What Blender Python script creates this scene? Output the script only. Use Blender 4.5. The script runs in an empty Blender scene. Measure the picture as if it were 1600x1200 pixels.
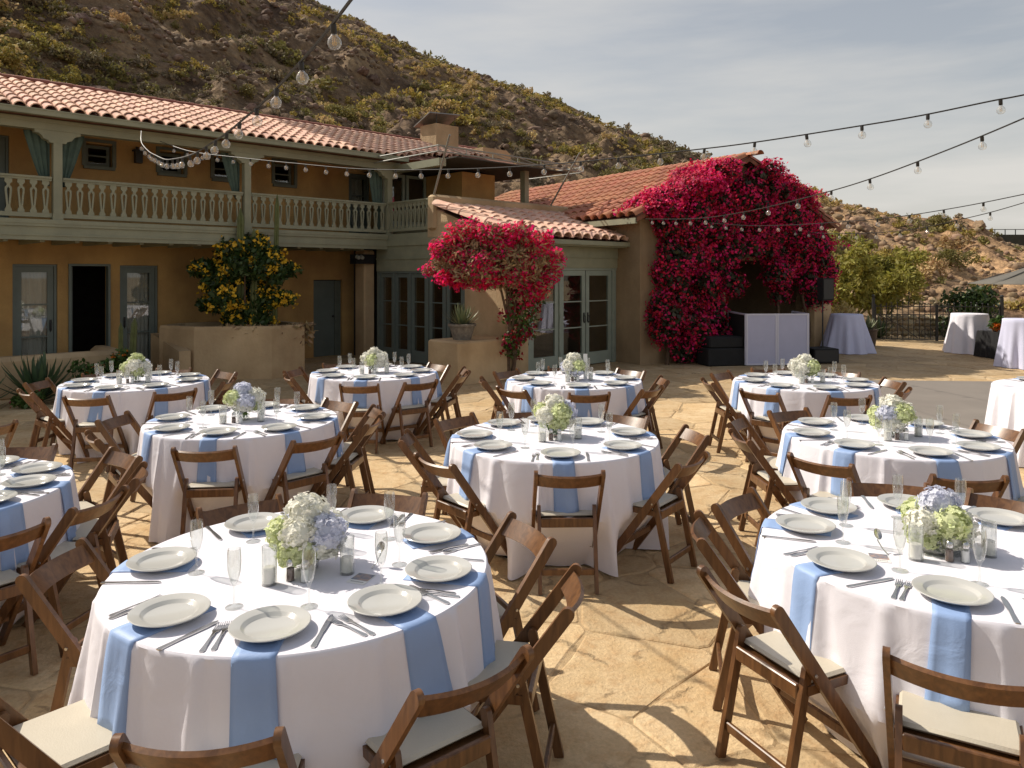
import bpy, math, random
import numpy as np
from mathutils import Vector, Matrix, noise as mnoise

# ------------------------------------------------------------------ camera, sky, sun, exposure
scene = bpy.context.scene
D = bpy.data
COL = scene.collection
cam_data = D.cameras.new('camera')
cam = D.objects.new('camera', cam_data)
COL.objects.link(cam)
cam.location = (0, 0, 1.97)
cam.rotation_euler = (math.pi / 2, 0, 0)
cam_data.sensor_width = 36.0
cam_data.lens = 26.48
cam_data.shift_y = -0.1075
cam_data.clip_start = 0.05
cam_data.clip_end = 2000
scene.camera = cam
scene.render.resolution_x, scene.render.resolution_y = 1024, 768

SUN_AZ = math.atan2(-0.89, 0.46)          # clockwise from +Y
SUN_EL = math.radians(44)
world = D.worlds.new('World')
scene.world = world
world.use_nodes = True
wn, wl = world.node_tree.nodes, world.node_tree.links
wn.clear()
w_out = wn.new('ShaderNodeOutputWorld')
w_bg = wn.new('ShaderNodeBackground')
w_bg.inputs['Strength'].default_value = 0.062
sky = wn.new('ShaderNodeTexSky')
sky.sky_type = 'NISHITA'
sky.sun_disc = False
sky.sun_elevation = SUN_EL
sky.sun_rotation = SUN_AZ
sky.air_density = 1.0
sky.dust_density = 2.5
sky.ozone_density = 1.0
# thin high cloud veil over the clear sky
w_tc = wn.new('ShaderNodeTexCoord')
w_map = wn.new('ShaderNodeMapping')
w_map.inputs['Scale'].default_value = (0.9, 0.6, 5.5)
w_map.inputs['Rotation'].default_value = (0.0, 0.25, 0.5)
w_noise = wn.new('ShaderNodeTexNoise')
w_noise.inputs['Scale'].default_value = 2.1
w_noise.inputs['Detail'].default_value = 7
w_noise.inputs['Roughness'].default_value = 0.55
w_ramp = wn.new('ShaderNodeValToRGB')
w_ramp.color_ramp.elements[0].position = 0.36
w_ramp.color_ramp.elements[0].color = (0.42, 0.42, 0.42, 1)
w_ramp.color_ramp.elements[1].position = 0.66
w_ramp.color_ramp.elements[1].color = (0.92, 0.92, 0.92, 1)
w_mix = wn.new('ShaderNodeMix')
w_mix.data_type = 'RGBA'
w_gain = wn.new('ShaderNodeMix')
w_gain.data_type = 'RGBA'
w_gain.blend_type = 'MULTIPLY'
w_gain.inputs['Factor'].default_value = 1.0
w_gain.inputs['B'].default_value = (1.85, 1.75, 1.62, 1)
w_mix.inputs['B'].default_value = (12.0, 11.6, 10.9, 1)
wl.new(w_tc.outputs['Generated'], w_map.inputs['Vector'])
wl.new(w_map.outputs['Vector'], w_noise.inputs['Vector'])
wl.new(w_noise.outputs['Fac'], w_ramp.inputs['Fac'])
# veil thinned towards the unseen zenith, as haze would, to lower ambient light
w_sep = wn.new('ShaderNodeSeparateXYZ')
w_thin = wn.new('ShaderNodeMapRange')
w_thin.inputs['From Min'].default_value = 0.1
w_thin.inputs['From Max'].default_value = 1.0
w_thin.inputs['To Min'].default_value = 1.0
w_thin.inputs['To Max'].default_value = 0.15
w_mul = wn.new('ShaderNodeMath')
w_mul.operation = 'MULTIPLY'
wl.new(w_tc.outputs['Generated'], w_sep.inputs['Vector'])
wl.new(w_sep.outputs['Z'], w_thin.inputs['Value'])
wl.new(w_ramp.outputs['Color'], w_mul.inputs[0])
wl.new(w_thin.outputs['Result'], w_mul.inputs[1])
wl.new(w_mul.outputs[0], w_mix.inputs['Factor'])
wl.new(sky.outputs['Color'], w_gain.inputs['A'])
wl.new(w_gain.outputs['Result'], w_mix.inputs['A'])
wl.new(w_mix.outputs['Result'], w_bg.inputs['Color'])
wl.new(w_bg.outputs['Background'], w_out.inputs['Surface'])

sun_data = D.lights.new('sun', 'SUN')
sun_data.energy = 5.0
sun_data.angle = math.radians(0.53)
sun_data.color = (1.0, 0.92, 0.80)
sun = D.objects.new('sun', sun_data)
COL.objects.link(sun)
sun.location = (-30, 20, 40)
_sd = Vector((math.sin(SUN_AZ) * math.cos(SUN_EL), math.cos(SUN_AZ) * math.cos(SUN_EL), math.sin(SUN_EL)))
sun.rotation_euler = _sd.to_track_quat('Z', 'Y').to_euler()

scene.view_settings.view_transform = 'Standard'
scene.view_settings.look = 'None'
scene.view_settings.exposure = 0.0
scene.view_settings.gamma = 1.0
scene.cycles.max_bounces = 8
scene.cycles.transparent_max_bounces = 24
scene.cycles.caustics_reflective = False
scene.cycles.caustics_refractive = False

# ------------------------------------------------------------------ helpers
class MB:
    """collects shapes; build() links them as one mesh object"""
    def __init__(self):
        self.v, self.f = [], []
    def add(self, vs, fs, M=None):
        n = len(self.v)
        if M is not None:
            vs = [M @ Vector(p) for p in vs]
        self.v.extend([tuple(p) for p in vs])
        self.f.extend([tuple(i + n for i in f) for f in fs])
        return self
    def box(self, x0, x1, y0, y1, z0, z1, M=None, bev=0.0):
        if bev > 0:
            b = bev
            vs, rings = [], []
            for z, ins in ((z0, b), (z0 + b, 0), (z1 - b, 0), (z1, b)):
                xa, xb, ya, yb = x0 + ins, x1 - ins, y0 + ins, y1 - ins
                c = b if ins == 0 else b * 0.6
                ring = [(xa + c, ya), (xb - c, ya), (xb, ya + c), (xb, yb - c), (xb - c, yb), (xa + c, yb), (xa, yb - c), (xa, ya + c)]
                vs += [(p[0], p[1], z) for p in ring]
            fs = [tuple(range(7, -1, -1)), tuple(range(24, 32))]
            for k in range(3):
                for i in range(8):
                    j = (i + 1) % 8
                    fs.append((k * 8 + i, k * 8 + j, k * 8 + 8 + j, k * 8 + 8 + i))
            return self.add(vs, fs, M)
        vs = [(x0, y0, z0), (x1, y0, z0), (x1, y1, z0), (x0, y1, z0), (x0, y0, z1), (x1, y0, z1), (x1, y1, z1), (x0, y1, z1)]
        fs = [(3, 2, 1, 0), (4, 5, 6, 7), (0, 1, 5, 4), (1, 2, 6, 5), (2, 3, 7, 6), (3, 0, 4, 7)]
        return self.add(vs, fs, M)
    def beam(self, p0, p1, w, h, side=None, bev=0.0, ext=0.0):
        """box bar from p0 to p1; w along side, h along the third axis"""
        p0, p1 = Vector(p0), Vector(p1)
        d = (p1 - p0)
        L = d.length
        d.normalize()
        s = Vector(side) if side is not None else (Vector((0, 0, 1)).cross(d) if abs(d.z) < 0.95 else Vector((1, 0, 0)))
        s = (s - d * s.dot(d)).normalized()
        t = d.cross(s)
        M = Matrix(((s.x, t.x, d.x, p0.x), (s.y, t.y, d.y, p0.y), (s.z, t.z, d.z, p0.z), (0, 0, 0, 1)))
        return self.box(-w / 2, w / 2, -h / 2, h / 2, -ext, L + ext, M, bev)
    def tube(self, path, r, n=6, cap=True):
        path = [Vector(p) for p in path]
        rs = r if isinstance(r, (list, tuple)) else [r] * len(path)
        vs, fs = [], []
        ref = None
        for i, p in enumerate(path):
            d = (path[min(i + 1, len(path) - 1)] - path[max(i - 1, 0)]).normalized()
            if ref is None:
                ref = Vector((1, 0, 0)) if abs(d.x) < 0.8 else Vector((0, 1, 0))
            a = (ref - d * ref.dot(d)).normalized()
            ref = a
            b = d.cross(a)
            for k in range(n):
                t = 2 * math.pi * k / n
                vs.append(p + (a * math.cos(t) + b * math.sin(t)) * rs[i])
        for i in range(len(path) - 1):
            for k in range(n):
                j = (k + 1) % n
                fs.append((i * n + k, i * n + j, (i + 1) * n + j, (i + 1) * n + k))
        if cap:
            fs.append(tuple(range(n - 1, -1, -1)))
            m = (len(path) - 1) * n
            fs.append(tuple(range(m, m + n)))
        return self.add(vs, fs)
    def lathe(self, prof, n=24, M=None):
        vs, fs, idx = [], [], []
        for r, z in prof:
            if r < 1e-6:
                idx.append([len(vs)] * n)
                vs.append((0, 0, z))
            else:
                idx.append(list(range(len(vs), len(vs) + n)))
                vs += [(r * math.cos(2 * math.pi * k / n), r * math.sin(2 * math.pi * k / n), z) for k in range(n)]
        for i in range(len(prof) - 1):
            A, B = idx[i], idx[i + 1]
            for k in range(n):
                j = (k + 1) % n
                q = [A[k], A[j], B[j], B[k]]
                q2 = []
                for x in q:
                    if x not in q2:
                        q2.append(x)
                if len(q2) > 2:
                    fs.append(tuple(q2))
        return self.add(vs, fs, M)
    def prism(self, poly, h0, h1, M=None):
        """polygon (x,y) extruded along z"""
        n = len(poly)
        vs = [(p[0], p[1], h0) for p in poly] + [(p[0], p[1], h1) for p in poly]
        fs = [tuple(range(n - 1, -1, -1)), tuple(range(n, 2 * n))]
        for i in range(n):
            j = (i + 1) % n
            fs.append((i, j, n + j, n + i))
        return self.add(vs, fs, M)
    def sphere(self, c, r, n=10, m=7, M=None):
        prof = [(r * math.sin(math.pi * i / m) if 0 < i < m else 0.0, -r * math.cos(math.pi * i / m)) for i in range(m + 1)]
        T = Matrix.Translation(c)
        return self.lathe(prof, n, T if M is None else M @ T)
    def mesh(self, name, mat, smooth=False):
        me = D.meshes.new(name)
        me.from_pydata(self.v, [], self.f)
        me.materials.append(mat)
        if smooth:
            me.polygons.foreach_set('use_smooth', [True] * len(me.polygons))
            if smooth != 'all':
                me.set_sharp_from_angle(angle=math.radians(40))
        me.update()
        return me
    def build(self, name, mat, parent=None, smooth=False):
        return obj(name, self.mesh(name, mat, smooth), parent)

def obj(name, mesh, parent=None, M=None):
    o = D.objects.new(name, mesh)
    COL.objects.link(o)
    if parent is not None:
        o.parent = parent
    if M is not None:
        o.matrix_basis = M
    return o

def tag(o, label=None, cat=None, group=None, kind=None):
    if label: o['label'] = label
    if cat: o['category'] = cat
    if group: o['group'] = group
    if kind: o['kind'] = kind
    return o

def thing(name, label, cat, loc=(0, 0, 0), rz=0.0, group=None):
    o = D.objects.new(name, None)
    o.empty_display_size = 0.1
    COL.objects.link(o)
    o.location = loc
    o.rotation_euler = (0, 0, rz)
    return tag(o, label, cat, group)

def np_mesh(name, verts, faces, mat, smooth=False):
    """verts (n,3), faces (m,k) numpy"""
    me = D.meshes.new(name)
    verts = np.asarray(verts, dtype=np.float32)
    faces = np.asarray(faces, dtype=np.int32)
    m, k = faces.shape
    me.vertices.add(len(verts))
    me.vertices.foreach_set('co', verts.ravel())
    me.loops.add(m * k)
    me.loops.foreach_set('vertex_index', faces.ravel())
    me.polygons.add(m)
    me.polygons.foreach_set('loop_start', np.arange(0, m * k, k, dtype=np.int32))
    me.polygons.foreach_set('loop_total', np.full(m, k, dtype=np.int32))
    if smooth:
        me.polygons.foreach_set('use_smooth', np.ones(m, dtype=bool))
    me.materials.append(mat)
    me.update(calc_edges=True)
    me.validate()
    return me

def leaf_arrays(P, size, rng, elong=1.5, Nrm=None, spread=1.0):
    """one bent rhombus leaf (quad) per point"""
    n = len(P)
    a = rng.normal(size=(n, 3))
    if Nrm is not None:
        a = a * spread + Nrm
    a /= np.linalg.norm(a, axis=1)[:, None] + 1e-9
    b = rng.normal(size=(n, 3))
    b -= a * np.sum(a * b, axis=1)[:, None]
    b /= np.linalg.norm(b, axis=1)[:, None] + 1e-9
    c = np.cross(a, b)
    s = (size * rng.uniform(0.6, 1.35, n))[:, None]
    V = np.stack([P - b * s * elong * 0.5, P + c * s * 0.5 + a * s * 0.12, P + b * s * elong * 0.5, P - c * s * 0.5 + a * s * 0.12], axis=1)
    F = np.arange(n * 4).reshape(n, 4)
    return V.reshape(-1, 3), F

def smooth_interp(x, xs, ys):
    return float(np.interp(x, xs, ys))

# ------------------------------------------------------------------ materials
def new_mat(name):
    m = D.materials.new(name)
    m.use_nodes = True
    nt = m.node_tree
    b = nt.nodes['Principled BSDF']
    return m, nt.nodes, nt.links, b

def coords(N, L, mode='Object', scale=1.0):
    tc = N.new('ShaderNodeTexCoord')
    mp = N.new('ShaderNodeMapping')
    mp.inputs['Scale'].default_value = scale if isinstance(scale, tuple) else (scale,) * 3
    if mode == 'World':
        g = N.new('ShaderNodeNewGeometry')
        L.new(g.outputs['Position'], mp.inputs['Vector'])
    else:
        L.new(tc.outputs[mode], mp.inputs['Vector'])
    return mp.outputs['Vector']

def mat(name, col, rough=0.6, var=0.0, nscale=6.0, bump=0.0, bscale=40.0, metal=0.0, spec=0.5, col2=None, mode='Object',
        island=0.0, objrand=0.0, detail=5.0, lo=0.35, hi=0.65, trans=0.0, coat=0.0, streak=0.0, wrinkle=0.0):
    """principled surface; noise mixes col towards col2; island / objrand vary the value per loose piece / per object"""
    m, N, L, b = new_mat(name)
    b.inputs['Roughness'].default_value = rough
    b.inputs['Metallic'].default_value = metal
    b.inputs['Specular IOR Level'].default_value = spec
    b.inputs['Coat Weight'].default_value = coat
    if col2 is None:
        col2 = tuple(c * (1 - var) for c in col)
    vec = coords(N, L, mode)
    nz = N.new('ShaderNodeTexNoise')
    nz.inputs['Scale'].default_value = nscale
    nz.inputs['Detail'].default_value = detail
    nz.inputs['Roughness'].default_value = 0.6
    L.new(vec, nz.inputs['Vector'])
    rp = N.new('ShaderNodeMapRange')
    rp.inputs['From Min'].default_value = lo
    rp.inputs['From Max'].default_value = hi
    L.new(nz.outputs['Fac'], rp.inputs['Value'])
    mx = N.new('ShaderNodeMix')
    mx.data_type = 'RGBA'
    mx.inputs['A'].default_value = (*col, 1)
    mx.inputs['B'].default_value = (*col2, 1)
    L.new(rp.outputs['Result'], mx.inputs['Factor'])
    out = mx.outputs['Result']
    for amt, node, sock in ((island, 'ShaderNodeNewGeometry', 'Random Per Island'), (objrand, 'ShaderNodeObjectInfo', 'Random')):
        if amt > 0:
            g = N.new(node)
            mr = N.new('ShaderNodeMapRange')
            mr.inputs['To Min'].default_value = 1 - amt
            mr.inputs['To Max'].default_value = 1 + amt
            L.new(g.outputs[sock], mr.inputs['Value'])
            hs = N.new('ShaderNodeHueSaturation')
            L.new(mr.outputs['Result'], hs.inputs['Value'])
            ms = N.new('ShaderNodeMapRange')
            ms.inputs['To Min'].default_value = 0.5 - amt * 0.05
            ms.inputs['To Max'].default_value = 0.5 + amt * 0.05
            ml = N.new('ShaderNodeMath')
            ml.operation = 'FRACT'
            mm = N.new('ShaderNodeMath')
            mm.operation = 'MULTIPLY'
            mm.inputs[1].default_value = 17.3
            L.new(g.outputs[sock], mm.inputs[0])
            L.new(mm.outputs[0], ml.inputs[0])
            L.new(ml.outputs[0], ms.inputs['Value'])
            L.new(ms.outputs['Result'], hs.inputs['Hue'])
            L.new(out, hs.inputs['Color'])
            out = hs.outputs['Color']
    if streak > 0:                      # rain streaks and patchy limewash
        sm = N.new('ShaderNodeMapping')
        sm.inputs['Scale'].default_value = (1.1, 1.1, 0.35)
        L.new(vec, sm.inputs['Vector'])
        sn = N.new('ShaderNodeTexNoise')
        sn.inputs['Scale'].default_value = 1.6
        sn.inputs['Detail'].default_value = 6
        L.new(sm.outputs['Vector'], sn.inputs['Vector'])
        sr = N.new('ShaderNodeMapRange')
        sr.inputs['From Min'].default_value = 0.35
        sr.inputs['From Max'].default_value = 0.65
        sr.inputs['To Min'].default_value = 1 - streak
        sr.inputs['To Max'].default_value = 1 + streak * 0.4
        L.new(sn.outputs['Fac'], sr.inputs['Value'])
        sh = N.new('ShaderNodeHueSaturation')
        L.new(sr.outputs['Result'], sh.inputs['Value'])
        L.new(out, sh.inputs['Color'])
        out = sh.outputs['Color']
    L.new(out, b.inputs['Base Color'])
    if bump > 0:
        n2 = N.new('ShaderNodeTexNoise')
        n2.inputs['Scale'].default_value = bscale
        n2.inputs['Detail'].default_value = 6
        L.new(vec, n2.inputs['Vector'])
        bp = N.new('ShaderNodeBump')
        bp.inputs['Strength'].default_value = bump
        bp.inputs['Distance'].default_value = 0.02
        L.new(n2.outputs['Fac'], bp.inputs['Height'])
        if wrinkle > 0:
            n3 = N.new('ShaderNodeTexNoise')
            n3.inputs['Scale'].default_value = 7.0
            n3.inputs['Detail'].default_value = 3
            n3.inputs['Distortion'].default_value = 0.8
            L.new(vec, n3.inputs['Vector'])
            b3 = N.new('ShaderNodeBump')
            b3.inputs['Strength'].default_value = wrinkle
            b3.inputs['Distance'].default_value = 0.02
            L.new(n3.outputs['Fac'], b3.inputs['Height'])
            L.new(b3.outputs['Normal'], bp.inputs['Normal'])
        L.new(bp.outputs['Normal'], b.inputs['Normal'])
    if trans > 0:
        tr = N.new('ShaderNodeBsdfTranslucent')
        L.new(out, tr.inputs['Color'])
        ms = N.new('ShaderNodeMixShader')
        ms.inputs[0].default_value = trans
        L.new(b.outputs[0], ms.inputs[1])
        L.new(tr.outputs[0], ms.inputs[2])
        L.new(ms.outputs[0], N['Material Output'].inputs['Surface'])
    return m

def thin_glass(name, tint=(0.97, 0.98, 0.97), ior=1.45, rough=0.01, boost=1.0, milk=0.0):
    m, N, L, b = new_mat(name)
    N.remove(b)
    lw = N.new('ShaderNodeLayerWeight')          # same for both sides of the thin wall
    lw.inputs['Blend'].default_value = 0.5
    pw = N.new('ShaderNodeMath'); pw.operation = 'POWER'; pw.inputs[1].default_value = 3.0
    L.new(lw.outputs['Facing'], pw.inputs[0])
    fr = N.new('ShaderNodeMath'); fr.operation = 'MULTIPLY_ADD'
    fr.inputs[1].default_value = 0.60
    fr.inputs[2].default_value = 0.05
    L.new(pw.outputs[0], fr.inputs[0])
    tp = N.new('ShaderNodeBsdfTransparent')
    tp.inputs['Color'].default_value = (*tint, 1)
    gl = N.new('ShaderNodeBsdfGlossy')
    gl.inputs['Roughness'].default_value = rough
    mu = N.new('ShaderNodeMath')
    mu.operation = 'MULTIPLY'
    mu.use_clamp = True
    mu.inputs[1].default_value = boost
    ms = N.new('ShaderNodeMixShader')
    L.new(fr.outputs[0], mu.inputs[0])
    L.new(mu.outputs[0], ms.inputs[0])
    L.new(tp.outputs[0], ms.inputs[1])
    L.new(gl.outputs[0], ms.inputs[2])
    out = ms.outputs[0]
    if milk > 0:
        df = N.new('ShaderNodeBsdfDiffuse')
        df.inputs['Color'].default_value = (0.85, 0.85, 0.83, 1)
        m2 = N.new('ShaderNodeMixShader')
        m2.inputs[0].default_value = milk
        L.new(out, m2.inputs[1])
        L.new(df.outputs[0], m2.inputs[2])
        out = m2.outputs[0]
    L.new(out, N['Material Output'].inputs['Surface'])
    return m

def wood_mat():
    m, N, L, b = new_mat('fruitwood')
    vec = coords(N, L, 'Object', (14, 14, 2.0))
    nz = N.new('ShaderNodeTexNoise')
    nz.inputs['Scale'].default_value = 3.0
    nz.inputs['Detail'].default_value = 6
    nz.inputs['Distortion'].default_value = 0.6
    L.new(vec, nz.inputs['Vector'])
    cr = N.new('ShaderNodeValToRGB')
    cr.color_ramp.elements[0].position = 0.3
    cr.color_ramp.elements[0].color = (0.085, 0.035, 0.012, 1)
    cr.color_ramp.elements[1].position = 0.75
    cr.color_ramp.elements[1].color = (0.20, 0.090, 0.032, 1)
    L.new(nz.outputs['Fac'], cr.inputs['Fac'])
    oi = N.new('ShaderNodeObjectInfo')
    mr = N.new('ShaderNodeMapRange')
    mr.inputs['To Min'].default_value = 0.82
    mr.inputs['To Max'].default_value = 1.12
    L.new(oi.outputs['Random'], mr.inputs['Value'])
    hs = N.new('ShaderNodeHueSaturation')
    L.new(mr.outputs['Result'], hs.inputs['Value'])
    L.new(cr.outputs['Color'], hs.inputs['Color'])
    L.new(hs.outputs['Color'], b.inputs['Base Color'])
    b.inputs['Roughness'].default_value = 0.36
    b.inputs['Coat Weight'].default_value = 0.15
    b.inputs['Coat Roughness'].default_value = 0.25
    bp = N.new('ShaderNodeBump')
    bp.inputs['Strength'].default_value = 0.12
    bp.inputs['Distance'].default_value = 0.004
    L.new(nz.outputs['Fac'], bp.inputs['Height'])
    L.new(bp.outputs['Normal'], b.inputs['Normal'])
    return m

def stone_mat(name, colA, colB, colC, crack=0.5, island=True, objrand=True):
    """weathered flagstone: broad ochre and grey blotches, fine cracks, pitted relief"""
    m, N, L, b = new_mat(name)
    vec = coords(N, L, 'World')
    n1 = N.new('ShaderNodeTexNoise'); n1.inputs['Scale'].default_value = 1.7; n1.inputs['Detail'].default_value = 7
    n2 = N.new('ShaderNodeTexNoise'); n2.inputs['Scale'].default_value = 9.0; n2.inputs['Detail'].default_value = 8
    n3 = N.new('ShaderNodeTexNoise'); n3.inputs['Scale'].default_value = 46.0; n3.inputs['Detail'].default_value = 6
    for n in (n1, n2, n3):
        n.inputs['Roughness'].default_value = 0.65
        L.new(vec, n.inputs['Vector'])
    r1 = N.new('ShaderNodeMapRange'); r1.inputs['From Min'].default_value = 0.36; r1.inputs['From Max'].default_value = 0.64
    r2 = N.new('ShaderNodeMapRange'); r2.inputs['From Min'].default_value = 0.48; r2.inputs['From Max'].default_value = 0.72
    L.new(n1.outputs['Fac'], r1.inputs['Value'])
    L.new(n2.outputs['Fac'], r2.inputs['Value'])
    mA = N.new('ShaderNodeMix'); mA.data_type = 'RGBA'
    mA.inputs['A'].default_value = (*colA, 1); mA.inputs['B'].default_value = (*colB, 1)
    L.new(r1.outputs['Result'], mA.inputs['Factor'])
    mB = N.new('ShaderNodeMix'); mB.data_type = 'RGBA'
    mB.inputs['B'].default_value = (*colC, 1)
    L.new(mA.outputs['Result'], mB.inputs['A'])
    mul = N.new('ShaderNodeMath'); mul.operation = 'MULTIPLY'; mul.inputs[1].default_value = 0.75
    L.new(r2.outputs['Result'], mul.inputs[0])
    L.new(mul.outputs[0], mB.inputs['Factor'])
    col = mB.outputs['Result']
    # fine grain
    g3 = N.new('ShaderNodeMapRange'); g3.inputs['From Min'].default_value = 0.3; g3.inputs['From Max'].default_value = 0.7
    g3.inputs['To Min'].default_value = 0.86; g3.inputs['To Max'].default_value = 1.1
    L.new(n3.outputs['Fac'], g3.inputs['Value'])
    hs = N.new('ShaderNodeHueSaturation')
    L.new(g3.outputs['Result'], hs.inputs['Value']); L.new(col, hs.inputs['Color'])
    col = hs.outputs['Color']
    for use, node, sock, amt in ((island, 'ShaderNodeNewGeometry', 'Random Per Island', 0.16), (objrand, 'ShaderNodeObjectInfo', 'Random', 0.18)):
        if use:
            g = N.new(node); mr = N.new('ShaderNodeMapRange')
            mr.inputs['To Min'].default_value = 1 - amt; mr.inputs['To Max'].default_value = 1 + amt
            L.new(g.outputs[sock], mr.inputs['Value'])
            h2 = N.new('ShaderNodeHueSaturation')
            L.new(mr.outputs['Result'], h2.inputs['Value']); L.new(col, h2.inputs['Color'])
            col = h2.outputs['Color']
    # cracks: thin dark lines of a distorted voronoi, broken up by noise
    dist = N.new('ShaderNodeMix'); dist.data_type = 'VECTOR'; dist.inputs['Factor'].default_value = 0.22
    L.new(vec, dist.inputs['A']); L.new(n1.outputs['Color'], dist.inputs['B'])
    d2 = N.new('ShaderNodeMix'); d2.data_type = 'VECTOR'; d2.inputs['Factor'].default_value = 0.09
    L.new(dist.outputs['Result'], d2.inputs['A']); L.new(n2.outputs['Color'], d2.inputs['B'])
    vo = N.new('ShaderNodeTexVoronoi'); vo.feature = 'DISTANCE_TO_EDGE'; vo.inputs['Scale'].default_value = 2.7
    L.new(d2.outputs['Result'], vo.inputs['Vector'])
    cr = N.new('ShaderNodeMapRange'); cr.inputs['From Min'].default_value = 0.0; cr.inputs['From Max'].default_value = 0.034
    cr.inputs['To Min'].default_value = 1.0; cr.inputs['To Max'].default_value = 0.0
    L.new(vo.outputs['Distance'], cr.inputs['Value'])
    br = N.new('ShaderNodeMapRange'); br.inputs['From Min'].default_value = 0.5; br.inputs['From Max'].default_value = 0.6
    nb = N.new('ShaderNodeTexNoise'); nb.inputs['Scale'].default_value = 2.9; nb.inputs['Detail'].default_value = 3
    L.new(vec, nb.inputs['Vector']); L.new(nb.outputs['Fac'], br.inputs['Value'])
    ck = N.new('ShaderNodeMath'); ck.operation = 'MULTIPLY'
    L.new(cr.outputs['Result'], ck.inputs[0]); L.new(br.outputs['Result'], ck.inputs[1])
    cf = N.new('ShaderNodeMath'); cf.operation = 'MULTIPLY'; cf.inputs[1].default_value = crack
    L.new(ck.outputs[0], cf.inputs[0])
    mC = N.new('ShaderNodeMix'); mC.data_type = 'RGBA'
    mC.inputs['B'].default_value = (0.09, 0.06, 0.035, 1)
    L.new(col, mC.inputs['A']); L.new(cf.outputs[0], mC.inputs['Factor'])
    L.new(mC.outputs['Result'], b.inputs['Base Color'])
    b.inputs['Roughness'].default_value = 0.86
    b.inputs['Specular IOR Level'].default_value = 0.3
    # relief
    h1 = N.new('ShaderNodeMath'); h1.operation = 'MULTIPLY_ADD'; h1.inputs[1].default_value = 1.4
    L.new(n2.outputs['Fac'], h1.inputs[0]); L.new(n3.outputs['Fac'], h1.inputs[2])
    h2 = N.new('ShaderNodeMath'); h2.operation = 'SUBTRACT'
    L.new(h1.outputs[0], h2.inputs[0]); L.new(ck.outputs[0], h2.inputs[1])
    bp = N.new('ShaderNodeBump'); bp.inputs['Strength'].default_value = 0.55; bp.inputs['Distance'].default_value = 0.018
    L.new(h2.outputs[0], bp.inputs['Height']); L.new(bp.outputs['Normal'], b.inputs['Normal'])
    return m

M_wood = wood_mat()
M_vinyl = mat('ivory_vinyl', (0.55, 0.495, 0.39), 0.45, var=0.06, nscale=9, bump=0.08, bscale=160)
M_bolt = mat('bolt_steel', (0.6, 0.58, 0.55), 0.3, metal=1.0)
M_cloth = mat('white_linen', (0.82, 0.80, 0.86), 0.85, var=0.03, nscale=5, bump=0.10, bscale=380, spec=0.2, wrinkle=0.28)
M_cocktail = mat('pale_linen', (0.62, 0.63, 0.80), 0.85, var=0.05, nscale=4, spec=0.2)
M_napkin = mat('blue_satin', (0.30, 0.43, 0.70), 0.55, var=0.08, nscale=4, bump=0.06, bscale=200, wrinkle=0.3)
M_plate = mat('ivory_china', (0.52, 0.515, 0.485), 0.16, var=0.03, nscale=3, coat=0.3)
M_steel = mat('cutlery_steel', (0.62, 0.61, 0.60), 0.22, metal=1.0)
M_glass = thin_glass('clear_glass', boost=1.5, milk=0.035)
M_candleglass = thin_glass('candle_glass', boost=1.6, milk=0.10)
M_bulbglass = thin_glass('bulb_glass', boost=1.8, milk=0.10)
M_wax = mat('candle_wax', (0.80, 0.77, 0.69), 0.6)
M_pepper = mat('ground_pepper', (0.16, 0.09, 0.06), 0.8, var=0.5, nscale=200)
M_salt = mat('white_salt', (0.8, 0.8, 0.78), 0.8)
M_fwhite = mat('hydrangea_white', (0.84, 0.83, 0.74), 0.7, island=0.14, trans=0.25)
M_flime = mat('hydrangea_lime', (0.70, 0.75, 0.42), 0.7, island=0.2, trans=0.25)
M_fblue = mat('hydrangea_blue', (0.70, 0.72, 0.82), 0.7, island=0.15, trans=0.25)
M_stem = mat('flower_stem', (0.16, 0.28, 0.05), 0.5, var=0.3)
M_leafg = mat('leaf_green', (0.07, 0.13, 0.025), 0.5, island=0.35, trans=0.25)
M_card = mat('card_paper', (0.8, 0.79, 0.76), 0.6)
M_print = mat('card_photo_print', (0.10, 0.16, 0.24), 0.4, col2=(0.45, 0.30, 0.24), nscale=40)
M_ochre = mat('ochre_stucco', (0.55, 0.34, 0.125), 0.9, var=0.22, nscale=1.4, bump=0.45, bscale=22, col2=(0.42, 0.25, 0.095), streak=0.16)
M_stucco = mat('tan_stucco', (0.56, 0.41, 0.24), 0.9, nscale=1.3, bump=0.45, bscale=20, col2=(0.43, 0.30, 0.165), streak=0.16)
M_hallstucco = mat('dark_tan_stucco', (0.40, 0.29, 0.17), 0.9, nscale=1.3, bump=0.45, bscale=20, col2=(0.30, 0.21, 0.12), streak=0.18)  # darker version of the tan stucco, for the hall walls
M_trim = mat('sage_paint', (0.29, 0.29, 0.195), 0.6, nscale=3, col2=(0.235, 0.24, 0.165), bump=0.08, bscale=60)
M_door = mat('grey_green_paint', (0.145, 0.175, 0.155), 0.5, var=0.15, nscale=4)
M_doorpale = mat('pale_green_paint', (0.30, 0.345, 0.29), 0.5, var=0.12, nscale=4)
M_winframe = mat('window_frame_paint', (0.13, 0.15, 0.12), 0.6, var=0.2)
M_pane = thin_glass('window_glass', tint=(0.86, 0.88, 0.87), boost=1.6, rough=0.015)
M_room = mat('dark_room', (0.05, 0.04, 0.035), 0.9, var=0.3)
M_sheer = mat('sheer_curtain', (0.66, 0.63, 0.58), 0.9, var=0.08, nscale=6)
M_drape = mat('green_drape', (0.085, 0.13, 0.105), 0.85, var=0.25, nscale=7)
M_tile = mat('clay_tile', (0.80, 0.55, 0.40), 0.85, nscale=5, col2=(0.69, 0.42, 0.29), island=0.13, objrand=0.15, bump=0.15, bscale=60)
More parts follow.
